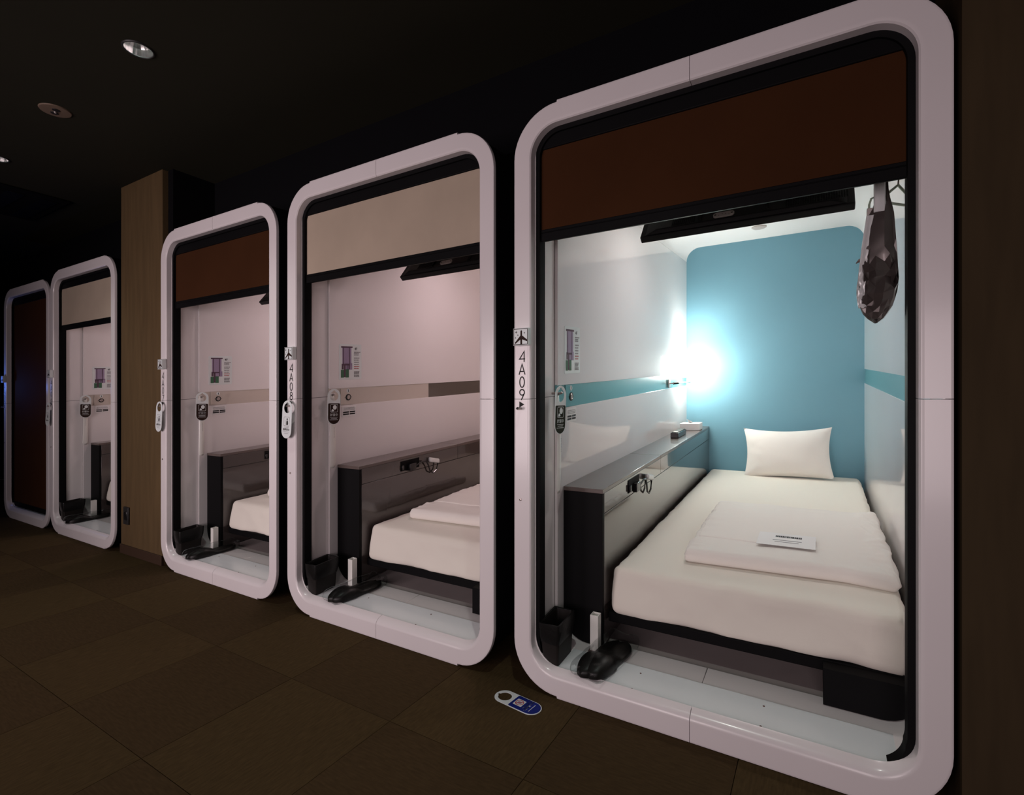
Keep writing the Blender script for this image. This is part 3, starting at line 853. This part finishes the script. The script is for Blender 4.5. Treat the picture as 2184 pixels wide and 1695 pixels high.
# --- tissue box and black box on the console
tb = thing('tissue_box', 'white tissue box on the far end of the console in cabin 4A09', 'tissue box', (-.785, 2.22, CZT))
def tis(p): return Vector((p.x + .0, p.y + .25 * (p.x + .785), p.z))
build(MB().box(-.852, -.722, 2.165, 2.275, CZT + .001, CZT + .050).xf(tis), 'box', M['paper'], tb, bevel=0.002)
tm = MB()
n = 8
vs = []
for i in range(n + 1):
    for j in range(4):
        f = j / 3
        a = i / n
        vs.append((-.80 + .030 * a + .006 * math.sin(5 * a) - .018 * f * (1 - a), 2.21 + .008 * math.sin(9 * a + f), CZT + .049 + .026 * f * (1 - .6 * a)))
tm.add(vs, [(i * 4 + j, i * 4 + j + 1, (i + 1) * 4 + j + 1, (i + 1) * 4 + j) for i in range(n) for j in range(3)])
build(tm, 'tissue', M['paper'], tb, smooth=180)
build(MB().box(-.825, -.755, 2.205, 2.222, CZT + .0495, CZT + .0508), 'slot', M['greyink'], tb)

bb = thing('remote_holder', 'small black box in front of the white tissue box on the console', 'remote holder', (-.793, 1.86, CZT))
build(MB().box(-.819, -.769, 1.745, 1.975, CZT + .001, CZT + .034), 'case', M['blackgloss'], bb, bevel=0.003)
build(MB().box(-.813, -.775, 1.752, 1.968, CZT + .034, CZT + .0375), 'top_panel', M['tv'], bb, bevel=0.002)
build(MB().box(-.806, -.782, 1.757, 1.80, CZT + .0375, CZT + .039), 'display', M['steel'], bb, bevel=0.0008)

# --- television hung under the ceiling, seen from behind
tv = thing('television', 'black flat television hung under the ceiling of cabin 4A09, seen from behind', 'television', (-.25, .47, 1.70), 'televisions hung near the cabin doors')
TX0, TX1 = -.628, .108
tilt = Matrix.Translation((0, .452, 1.682)) @ Matrix.Rotation(math.radians(-40), 4, 'X')
def tvx(p): return tilt @ p
# local: x across, y thickness (0 back bottom edge plane, +y towards the screen), z up the back
build(MB().box(TX0, TX1, .0, .030, 0, .44).xf(tvx), 'case', M['tv'], tv, bevel=0.004)
build(MB().box(TX0 + .012, TX1 - .012, .0301, .032, .014, .428).xf(tvx), 'screen', M['blackgloss'], tv)
rear = MB()
rear.v = [(TX0 + .02, 0, .005), (TX1 - .02, 0, .005), (TX1 - .02, 0, .42), (TX0 + .02, 0, .42), (TX0 + .07, -.018, .014), (TX1 - .07, -.018, .014), (TX1 - .07, -.018, .38), (TX0 + .07, -.018, .38)]
rear.f = [(4, 5, 6, 7), (0, 1, 5, 4), (1, 2, 6, 5), (2, 3, 7, 6), (3, 0, 4, 7), (0, 3, 2, 1)]
build(rear.xf(tvx), 'rear_cover', M['tv'], tv, bevel=0.003)
for cx in (-.40, -.165):
    build(MB().box(cx, cx + .012, -.026, -.0185, .015, .40).xf(tvx), 'mounting_rib', M['tv_vent'], tv)
pp = build(MB().prism_y(rrect(-.345, -.270, .020, .046, .0125), -.024, -.018).xf(tvx), 'port_plate', M['port'], tv)
pm = MB()
for a, b in ((-.337, .033), (-.278, .033)): pm.lathe((a, -.0242, b), [(.004, 0), (0, -.0006)], 10, axis='y')
for a in (-.325, -.312, -.300, -.288): pm.lathe((a, -.0242, .032 + .005 * math.sin(a * 200)), [(.0018, 0), (0, -.0006)], 8, axis='y')
build(pm.xf(tvx), 'port_holes', M['ink'], pp)
vm = MB()
for bx, cols in ((-.50, 12), (-.10, 14), (.0, 12)):
    for i in range(cols):
        for j in range(6):
            vm.box(bx + i * .0075, bx + i * .0075 + .0045, -.0192, -.0178, .020 + j * .009, .0265 + j * .009)
v = build(vm.xf(tvx), 'vent_grille', M['tv_vent'], tv); v['kind'] = 'stuff'
build(MB().tube([(-.505, -.024, .11), (-.48, -.030, .06), (-.44, -.034, .036), (-.40, -.032, .050), (-.37, -.026, .10)], .0028, 8).xf(tvx), 'cable', M['blackgloss'], tv)
build(MB().box(-.285, -.235, .0, .03, .20, .24).xf(tvx).box(-.285, -.235, .60, .66, 1.75, 2.05), 'bracket', M['tv'], tv, bevel=0.003)
spread(tv, (1, 2), ['black flat television hung under the ceiling of cabin 4A08, seen from behind', 'black flat television hung in the cabin right of the pillar'])

# --- waste bin
bn = thing('waste_bin', 'small black waste bin with liner just inside cabin 4A09', 'bin', (-.83, .10, .088), 'black waste bins inside the cabin doors')
def rr_xy(x0, x1, y0, y1, r): return rrect(x0, x1, y0, y1, r, 4)
def loft(sections, cap0=True, cap1=False):
    n = len(sections[0][0]); vs = []
    for pts, z in sections: vs += [(x, y, z) for x, y in pts]
    fs = []
    for i in range(len(sections) - 1):
        fs += [(i * n + k, i * n + (k + 1) % n, (i + 1) * n + (k + 1) % n, (i + 1) * n + k) for k in range(n)]
    if cap0: fs.append(tuple(range(n - 1, -1, -1)))
    if cap1: fs.append(tuple(range((len(sections) - 1) * n, len(sections) * n)))
    return MB().add(vs, fs)
build(loft([(rr_xy(-.862, -.800, .038, .160, .010), .0895), (rr_xy(-.868, -.797, .034, .166, .012), .16), (rr_xy(-.872, -.795, .032, .172, .012), .232),
            (rr_xy(-.868, -.799, .036, .168, .010), .232), (rr_xy(-.858, -.804, .042, .156, .010), .096)], True, True), 'body', M['bin'], bn)
lm = loft([(rr_xy(-.870, -.796, .033, .168, .012), .165), (rr_xy(-.874, -.792, .030, .174, .012), .185), (rr_xy(-.876, -.790, .028, .176, .013), .21), (rr_xy(-.876, -.791, .028, .177, .013), .237),
           (rr_xy(-.870, -.798, .034, .169, .010), .236), (rr_xy(-.866, -.802, .040, .162, .010), .17)], False, False)
lm.xf(lambda p: p + Vector((.003 * noise.noise(p * 45), .003 * noise.noise(p * 45 + Vector((5, 0, 0))), .005 * noise.noise(p * 30))))
build(lm, 'liner', M['liner'], bn, smooth=25)
spread(bn, (1, 2, 3), ['small black waste bin with liner ' + s for s in WHERE[1:]], {1: .012, 2: .012, 3: .012})

# --- wrapped slippers
sl = thing('wrapped_slippers', 'pair of black slippers in a clear bag on the sill of cabin 4A09', 'slippers', (-.69, .15, .088), 'wrapped slippers on the cabin sills')
def slipper_mb(dx, dz, flip):
    mb = MB(); n = 26; m = 14
    L = .27
    def half(f):       # half width along the length, f 0 toe .. 1 heel
        return .046 * (max(0, 1 - (2 * abs(f - .5)) ** 3.2)) ** .5 * (1 - .16 * math.sin(PI * f) ** 4 * (f > .4))
    rows = []
    for i in range(n + 1):
        f = i / n
        hw = max(.002, half(f))
        hgt = .012 + (.030 * math.sin(min(1, f / .55) * PI) ** .8 if f < .55 else 0)
        row = []
        for j in range(m + 1):
            a = PI * j / m
            row.append((hw * math.cos(a), f * L, .004 + hgt * math.sin(a) ** .6))
        row += [(-hw, f * L, 0), (hw, f * L, 0)]
        rows.append(row)
    k = len(rows[0])
    vs = [p for r_ in rows for p in r_]
    fs = [(i * k + j, i * k + (j + 1) % k, (i + 1) * k + (j + 1) % k, (i + 1) * k + j) for i in range(n) for j in range(k)]
    fs += [tuple(range(k)), tuple(range(n * k, n * k + k))]
    mb.add(vs, fs)
    ro = Matrix.Translation((-.690 + dx, .016, .090 + dz)) @ Matrix.Rotation(math.radians(-9), 4, 'Z')
    if flip: ro = ro @ Matrix.Translation((0, 0, .030)) @ Matrix.Rotation(PI, 4, 'Y')
    return mb.xf(lambda p: ro @ p)
build(slipper_mb(-.012, 0, False), 'slipper', M['slipper'], sl)
build(slipper_mb(.022, .004, False), 'slipper', M['slipper'], sl)
def bag_disp(p):
    q = p.copy()
    q += Vector((.006 * noise.noise(p * 25), .005 * noise.noise(p * 22 + Vector((3, 0, 0))), .006 * noise.noise(p * 28 + Vector((0, 7, 0))) if p.z > .093 else 0))
    return q
fm = MB().softbox((-.060, -.006, 0), (.068, .296, .052), .022, (12, 22, 2))
ro = Matrix.Translation((-.688, .010, .0892)) @ Matrix.Rotation(math.radians(-9), 4, 'Z')
fm.xf(lambda p: bag_disp(ro @ p))
build(fm, 'clear_bag', M['film'], sl, smooth=30)
spread(sl, (1, 2, 3), ['black slippers in a clear bag on the sill ' + ('of' + s[2:]) for s in WHERE[1:]], {1: .03, 2: .02, 3: .02})

# --- shoehorn
sh_ = thing('shoehorn', 'long white shoehorn hanging on the left wall of cabin 4A09', 'shoehorn', (IL, .167, 1.06), 'long white shoehorns on wall pegs')
mb = MB(); n = 30; m = 8
vs = []
for i in range(n + 1):
    f = i / n
    z = 1.070 - .392 * f
    hw = .0148 + .001 * math.sin(f * 4) + (.0035 * max(0, (f - .5) / .5))
    if f > .96: hw *= max(.55, 1 - ((f - .96) / .04) ** 2 * .45)
    if f < .04: hw *= .6 + 10 * f
    bow = .008 + .006 * math.sin(PI * f) + .006 * f
    for j in range(m + 1):
        g = -1 + 2 * j / m
        vs.append((IL + bow + .004 * (1 - g * g), .167 + hw * g, z))
mb.add(vs, [(i * (m + 1) + j, i * (m + 1) + j + 1, (i + 1) * (m + 1) + j + 1, (i + 1) * (m + 1) + j) for i in range(n) for j in range(m)])
so = build(mb, 'blade', M['plastic_w'], sh_, smooth=180)
so.modifiers.new('thick', 'SOLIDIFY').thickness = .0022
im = MB()
for i in range(9): im.box(IL + .0255, IL + .0261, .1665, .1685, .886 - i * .006, .8895 - i * .006)
build(im, 'print', M['greyink'], sh_)
build(MB().lathe((IL + .012, .167, 1.060), [(.0055, 0), (.0068, .001), (.0068, .0035), (.0055, .0045)], 14, axis='x', cap=False), 'eyelet', M['steel'], sh_)
horns = spread(sh_, (1, 2, 3), ['long white shoehorn hanging on the left wall ' + ('of' + s[2:]) for s in WHERE[1:]])
for c in (1, 2, 3):
    horns[c].location.y += .031; horns[c].location.z += .031 * S

# --- door tags
TW, TH, HR = .074, .186, .0245
def tag_body():
    zc = TH / 2 - TW / 2
    n = 48; mb = MB()
    outer, inner = [], []
    for k in range(n):
        a = 2 * PI * k / n
        c_, s_ = math.cos(a), math.sin(a)
        if s_ >= 0: q = TW / 2
        else: q = (TW / 2) / max(abs(c_), abs(s_))
        outer.append((q * c_, zc + q * s_)); 
        notch = .005 if abs(math.degrees(a) - 90) < 12 else 0
        inner.append(((HR + notch) * c_, zc + (HR + notch) * s_))
    t = .0016
    vs = [(x, -t, z) for x, z in outer] + [(x, -t, z) for x, z in inner] + [(x, 0, z) for x, z in outer] + [(x, 0, z) for x, z in inner]
    fs = []
    for k in range(n):
        k2 = (k + 1) % n
        fs += [(k, k2, n + k2, n + k), (2 * n + k, 3 * n + k, 3 * n + k2, 2 * n + k2), (n + k, n + k2, 3 * n + k2, 3 * n + k)]
        if outer[k][1] > zc - TW / 2 + 1e-6 or outer[k2][1] > zc - TW / 2 + 1e-6:
            fs.append((k, 2 * n + k, 2 * n + k2, k2))
    mb.add(vs, fs)
    low = [(TW / 2, zc - TW / 2)] + arc(0, -TH / 2 + TW / 2, TW / 2, 360, 180, 20) + [(-TW / 2, zc - TW / 2)]
    mb.prism_y(low, -t, 0)
    return mb

def panel_mb(y):
    e = .003
    pts = arc(0, -TH / 2 + TW / 2, TW / 2 - e, 360, 180, 20)
    zt = .018
    pts += arc(-TW / 2 + e + .006, zt - .006, .006, 180, 90, 4) + arc(TW / 2 - e - .006, zt - .006, .006, 90, 0, 4)
    return MB().prism_y(pts, y - .0004, y)

def make_tag(kind, label, group=None):
    t = thing('door_tag', label, 'tag', (0, 0, 0), group, shear=False)
    body = build(tag_body(), 'tag_plate', M['tag_w'], t, shear=False)
    y = -.0018
    def txt(s, size, z, m, par, b=0.0):
        mb = text_mb(s, size, b)
        mb.xf(lambda p: Vector((p.x, y - .0006, p.y + z)))
        return build(mb, 'lettering', m, par, shear=False, flat=True)
    if kind in ('sleep', 'sleep_brown'):
        pn = build(panel_mb(y), 'print_panel', M['tag_dark'] if kind == 'sleep' else M['tag_brown'], t, shear=False)
        f = MB(); ribbon(f, rrect(-.021, .021, -.028, .012, .005, 4), .0016, y - .0005, closed=True)
        f.add([(.004 + .011 * math.cos(a * PI / 12) , y - .0005, -.003 + .012 * math.sin(a * PI / 12)) for a in range(24)], [tuple(range(24))])
        f.add([(-.010 + a, y - .0005, -.024 + b) for a, b in ((-.006, 0), (.006, 0), (.010, .004), (.003, .012), (-.003, .010))], [(0, 1, 2, 3, 4)])
        build(f, 'pictogram', M['tag_w'], pn, shear=False)
        txt('就寝中', .0155, -.043, M['tag_w'], pn, .0002)
        f = MB()
        for z, hw in ((-.056, .022), (-.062, .018), (-.069, .024)):
            for i in range(14):
                x0 = -hw + 2 * hw * i / 14
                f.add([(x0, y - .0005, z), (x0 + 2 * hw / 14 * .7, y - .0005, z), (x0 + 2 * hw / 14 * .7, y - .0005, z + .0022), (x0, y - .0005, z + .0022)], [(0, 1, 2, 3)])
        build(f, 'small_print', M['tag_w'], pn, shear=False)
    elif kind == 'blue':
        pn = build(panel_mb(y), 'print_panel', M['tag_blue'], t, shear=False)
        f = MB().prism_y(rrect(-.018, .018, -.026, .009, .003, 4), y - .0005, y - .0002)
        sq = build(f, 'sign_field', M['tag_w'], pn, shear=False)
        f = MB(); cz = -.0085
        for k_ in range(3): f.box(-.008 + .001 * k_, .008, y - .00065, y - .0006, cz - .008 + k_ * .006, cz - .004 + k_ * .006)
        build(f, 'door_picture', M['map_violet'], sq, shear=False) if False else None
        ring = MB(); ribbon(ring, [(.014 * math.cos(a * PI / 16), cz + .014 * math.sin(a * PI / 16)) for a in range(32)], .0026, y - .0009, closed=True)
        ribbon(ring, [(-.0095, cz + .0095), (.0095, cz - .0095)], .0026, y - .0009)
        f2 = MB(); f2.add([(-.007, y - .0007, cz - .008), (.007, y - .0007, cz - .008), (.007, y - .0007, cz + .008), (-.007, y - .0007, cz + .008)], [(0, 1, 2, 3)])
        lt = t
        build(ring, 'prohibition_mark', M['red'], pn, shear=False)
        build(f2, 'door_mark', M['map_violet'], pn, shear=False)
        txt('この時間帯は客室への', .0058, -.036, M['tag_w'], pn, .0001)
        txt('入室禁止です', .0105, -.047, M['tag_w'], pn, .0002)
        f = MB()
        for i in range(22):
            x0 = -.022 + .002 * i
            f.add([(x0, y - .0005, -.062), (x0 + .0014, y - .0005, -.062), (x0 + .0014, y - .0005, -.0595), (x0, y - .0005, -.0595)], [(0, 1, 2, 3)])
        build(f, 'small_print', M['tag_w'], pn, shear=False)
    else:
        f = MB(); ribbon(f, rrect(-.021, .021, -.032, .012, .005, 4), .0013, y, closed=True)
        build(f, 'pictogram_frame', M['map_grey'], t, shear=False)
        f = MB()
        f.add([(.004 + .0048 * math.cos(a * PI / 8), y, .001 + .0048 * math.sin(a * PI / 8)) for a in range(16)], [tuple(range(16))])
        f.add([(a, y, b) for a, b in ((0, -.005), (.009, -.005), (.012, -.018), (.010, -.028), (-.001, -.028), (-.002, -.015))], [(0, 1, 2, 3, 4, 5)])
        ribbon(f, [(-.012, -.004), (-.006, -.028)], .0016, y)
        build(f, 'pictogram', M['ink'], t, shear=False)
        txt('清掃済み', .0125, -.050, M['map_grey'], t, .0002)
        f = MB()
        for z, hw in ((-.040, .018), (-.062, .022), (-.070, .017)):
            for i in range(14):
                x0 = -hw + 2 * hw * i / 14
                f.add([(x0, y, z), (x0 + 2 * hw / 14 * .7, y, z), (x0 + 2 * hw / 14 * .7, y, z + .0020), (x0, y, z + .0020)], [(0, 1, 2, 3)])
        build(f, 'small_print', M['greyink'], t, shear=False)
    return t

def put(t, loc, rot, sc=(1, 1, 1)):
    t.location = loc; t.rotation_euler = rot; t.scale = sc

# inside tags, over the shoehorns
def inner_tag(k, t):
    px, kx, kz = PODS[k]
    X, Y, Z = IL + .026, (.158 if k == 0 else .196), .998
    put(t, (px + (X - X0) * kx, Y, Z * kz + S * Y), (math.radians(1.5), 0, math.radians(82)))
g = 'dark sleeping tags inside the cabins'
inner_tag(0, make_tag('sleep', 'dark olive sleeping tag over the shoehorn in cabin 4A09', g))
sb = make_tag('sleep_brown', 'dark brown sleeping tag over the shoehorn in cabin 4A08', g)
inner_tag(1, sb)
for k, l in ((2, 'dark sleeping tag over the shoehorn in the cabin right of the pillar'), (3, 'dark sleeping tag over the shoehorn in the cabin left of the pillar')):
    c = copy_tree(sb); c['label'] = l; inner_tag(k, c)
# tags hung on the frames
g = 'white tags hung on the cabin frames'
ft = make_tag('clean', 'white tag hanging on the door frame of cabin 4A08', g)
def frame_tag(k, t):
    px, kx, kz = PODS[k]
    put(t, (px + .0285 * kx, -.020, .950 * kz), (math.radians(-1.5), math.radians(2), 0))
frame_tag(1, ft)
for k, l in ((2, 'white tag on the door frame just right of the pillar'), (3, 'white tag on the door frame between the two farthest cabins')):
    c = copy_tree(ft); c['label'] = l; frame_tag(k, c)
bt = make_tag('blue', 'white tag with a blue no-entry print lying on the carpet before cabin 4A09')
put(bt, (-.893, -.088, .0008), (math.radians(-90), 0, math.radians(83)))

# --- notices on the left walls
nt_ = thing('floor_map_notice', 'white floor map sheet on the left wall of cabin 4A09', 'notice', (IL, .328, 1.232), 'floor map sheets on the cabin walls')
def wall_sheet(y0, y1, z0, z1, r=.008): 
    pts = rrect(y0, y1, z0, z1, r, 4)
    mb = MB(); n = len(pts)
    mb.add([(IL + .0002, a, b) for a, b in pts] + [(IL + .0012, a, b) for a, b in pts],
           [tuple(range(n)), tuple(range(n, 2 * n))] + [(i, (i + 1) % n, n + (i + 1) % n, n + i) for i in range(n)])
    return mb
def wq(mb, y0, y1, z0, z1, l=0):
    x = IL + .0016 + l * .0003
    return mb.add([(x, y0, z0), (x, y1, z0), (x, y1, z1), (x, y0, z1)], [(0, 1, 2, 3)])
build(wall_sheet(.250, .406, 1.136, 1.328), 'sheet', M['tag_w'], nt_)
b1 = wq(wq(wq(MB(), .272, .334, 1.215, 1.312), .285, .340, 1.190, 1.225), .300, .322, 1.19, 1.215)
build(b1, 'map_rooms', M['map_violet'], nt_)
b2 = MB()
for a in ((.264, .342, 1.308, 1.316), (.278, .283, 1.218, 1.308), (.318, .323, 1.192, 1.308), (.278, .323, 1.213, 1.221), (.282, .294, 1.15, 1.218), (.268, .280, 1.192, 1.222)): wq(b2, *a, 1)
build(b2, 'map_corridors', M['map_dark'], nt_)
b3 = MB()
for a in ((.262, .282, 1.148, 1.190), (.294, .316, 1.148, 1.192)): wq(b3, *a, 2)
build(b3, 'map_halls', M['map_green'], nt_)
tm = text_mb('4F', .020, .0003); tm.xf(lambda p: Vector((IL + .0018, .366 + p.x, 1.303 + p.y)))
build(tm, 'lettering', M['map_grey'], nt_, flat=True)
b4, b5, rnd = MB(), MB(), random.Random(5)
for r_, z in enumerate([1.285, 1.277, 1.270, 1.253, 1.242, 1.230, 1.218, 1.207, 1.196, 1.178, 1.172, 1.166, 1.158, 1.152]):
    y = .352
    while y < (.386 if r_ else .392):
        wd = rnd.uniform(.003, .007)
        wq(b5 if r_ in (7, 8) else b4, y, y + wd, z - .0025, z + .0022, 1); y += wd + .0016
build(b4, 'small_print', M['greyink'], nt_)
build(b5, 'red_print', M['red'], nt_)
spread(nt_, (1, 2, 3), ['floor map sheet on the left wall ' + ('of' + s[2:]) for s in WHERE[1:]])

nl = thing('switch_notice', 'small white notice below the key switch in cabin 4A09', 'notice', (IL, .32, .97), 'small notices below the key switches')
build(wall_sheet(.270, .366, .938, .993, .002), 'sheet', M['paper'], nl)
b = MB()
for y0, y1 in ((.277, .317), (.322, .360)):
    for z in (.946, .957): wq(b, y0, y1, z, z + .0075, 1)
build(b, 'black_bars', M['ink'], nl)
b = MB(); rnd = random.Random(8)
for z in (.984, .978, .972):
    y = .279
    while y < .356:
        wd = rnd.uniform(.002, .006); wq(b, y, y + wd, z - .0012, z + .0014, 1); y += wd + .0014
build(b, 'small_print', M['greyink'], nl)
spread(nl, (1, 2, 3), ['small white notice below the key switch ' + s for s in WHERE[1:]])

# --- hanging foil bag by the right wall
bg = thing('hanging_garment_bag', 'shiny dark foil garment bag hanging by the right wall of cabin 4A09', 'bag', (.15, .24, 1.68))
def lerp_prof(prof, n):
    out = []
    for i in range(n + 1):
        z = prof[0][0] + (prof[-1][0] - prof[0][0]) * (i / n) ** 1.15
        for (za, l0, r0), (zb, l1, r1) in zip(prof, prof[1:]):
            if za <= z <= zb + 1e-9:
                f = (z - za) / (zb - za)
                out.append((z, l0 + (l1 - l0) * f, r0 + (r1 - r0) * f)); break
    return out
def bag_mb(cx, cy, prof, dep, seed, crinkle):
    mb = MB(); na = 18
    rnd = random.Random(int(seed * 10))
    prof = lerp_prof(prof, 22); nz = len(prof)
    vs = []
    for z, x0, x1 in prof:
        hw = (x1 - x0) / 2
        mid = math.exp(-((z - 1.365) / .075) ** 2)
        tw = rnd.uniform(-.25, .25) * mid
        for k in range(na):
            a = 2 * PI * (k + tw) / na
            ca, sa = math.cos(a), math.sin(a)
            f = abs(ca) ** .85 * (1 if ca > 0 else -1)
            p = Vector((cx + (x0 + x1) / 2 + hw * f, cy + dep * sa * min(1, hw / .03), z))
            ver = noise.noise(Vector((k * 1.9, z * 1.5, seed)))
            d = crinkle * (mid * rnd.uniform(-.55, .55) + (1.1 - mid) * .35 * ver)
            p += Vector((0, -d if sa < 0 else d, rnd.uniform(-.006, .006) * mid))
            vs.append(p)
    fs = []
    for i in range(nz - 1):
        for k in range(na):
            q = (i * na + k, i * na + (k + 1) % na, (i + 1) * na + (k + 1) % na, (i + 1) * na + k)
            fs += [(q[0], q[1], q[2]), (q[0], q[2], q[3])] if (i + k) % 2 else [(q[0], q[1], q[3]), (q[1], q[2], q[3])]
    fs += [tuple(range(na)), tuple(range((nz - 1) * na, nz * na))]
    return mb.add(vs, fs)
zs = [1.258, 1.268, 1.285, 1.305, 1.325, 1.345, 1.365, 1.385, 1.405, 1.425, 1.445, 1.465, 1.485, 1.510, 1.540, 1.570, 1.590, 1.610, 1.640, 1.680, 1.74]
lft = [.140, .128, .114, .104, .100, .099, .100, .102, .104, .106, .108, .110, .112, .115, .119, .123, .135, .142, .146, .148, .148]
rgt = [.146, .160, .172, .183, .190, .194, .196, .197, .197, .196, .195, .194, .193, .191, .189, .187, .183, .178, .174, .172, .172]
build(bag_mb(0, .20, list(zip(zs, lft, rgt)), .026, 2.0, .030), 'foil_cover', M['bag'], bg, smooth=16)
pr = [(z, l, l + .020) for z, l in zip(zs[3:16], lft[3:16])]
build(bag_mb(-.003, .185, pr, .012, 7.0, .008), 'highlight_strip', M['bag_light'], bg, smooth=30)  # paler strip painting in the bright highlight down the bag's left side
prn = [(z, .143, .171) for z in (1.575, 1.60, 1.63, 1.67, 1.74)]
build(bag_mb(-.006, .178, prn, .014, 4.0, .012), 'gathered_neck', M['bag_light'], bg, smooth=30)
build(MB().tube([(.128, .20, 1.592), (.128, .20, 1.605), (.133, .20, 1.622), (.142, .20, 1.626), (.150, .20, 1.615)], .003, 8), 'hanger_loop', M['hanger'], bg)
build(MB().box(.122, .140, .192, .208, 1.573, 1.594), 'clip', M['port'], bg, bevel=0.002)
build(MB().tube([(.150, .20, 1.70), (.150, .20, 1.79), (.160, .20, 1.81), (.178, .20, 1.81), (.200, .20, 1.81), (IR + .005, .20, 1.81)], .004, 8), 'hook', M['steel'], bg)
mb = MB()
mb.add([(.0955 + a, .20 + .004 * math.sin(i), 1.447 + b) for i, (a, b) in enumerate(((0, -.008), (.006, .002), (.014, .007), (.022, .008), (.020, .001), (.010, -.004)))], [(0, 1, 2, 3, 4, 5)])
o = build(mb, 'strap', M['strap'], bg); o.modifiers.new('thick', 'SOLIDIFY').thickness = .003
build(MB().lathe((.143, .188, 1.268), [(0, -.004), (.004, -.002), (.004, .003), (0, .004)], 10, axis='y'), 'eyelet', M['ink'], bg)

hg = thing('coat_hanger', 'pale green coat hanger behind the foil bag in cabin 4A09', 'hanger', (.19, .34, 1.66))
build(MB().tube([(.205, .36, 1.735), (.215, .36, 1.75), (.225, .36, 1.735), (.215, .36, 1.715), (.213, .36, 1.69)], .0025, 8), 'hook', M['steel'], hg)
build(MB().tube([(.213, .36, 1.692), (.19, .33, 1.668), (.165, .30, 1.640), (.170, .30, 1.632), (.213, .36, 1.632), (.245, .40, 1.632), (.250, .40, 1.640), (.235, .38, 1.668)], .0042, 8, closed=True), 'shoulders', M['hanger'], hg)

# fixed tweaks: no empties hidden from the render
for o in bpy.data.objects:
    if o.type == 'EMPTY': o.hide_render = False
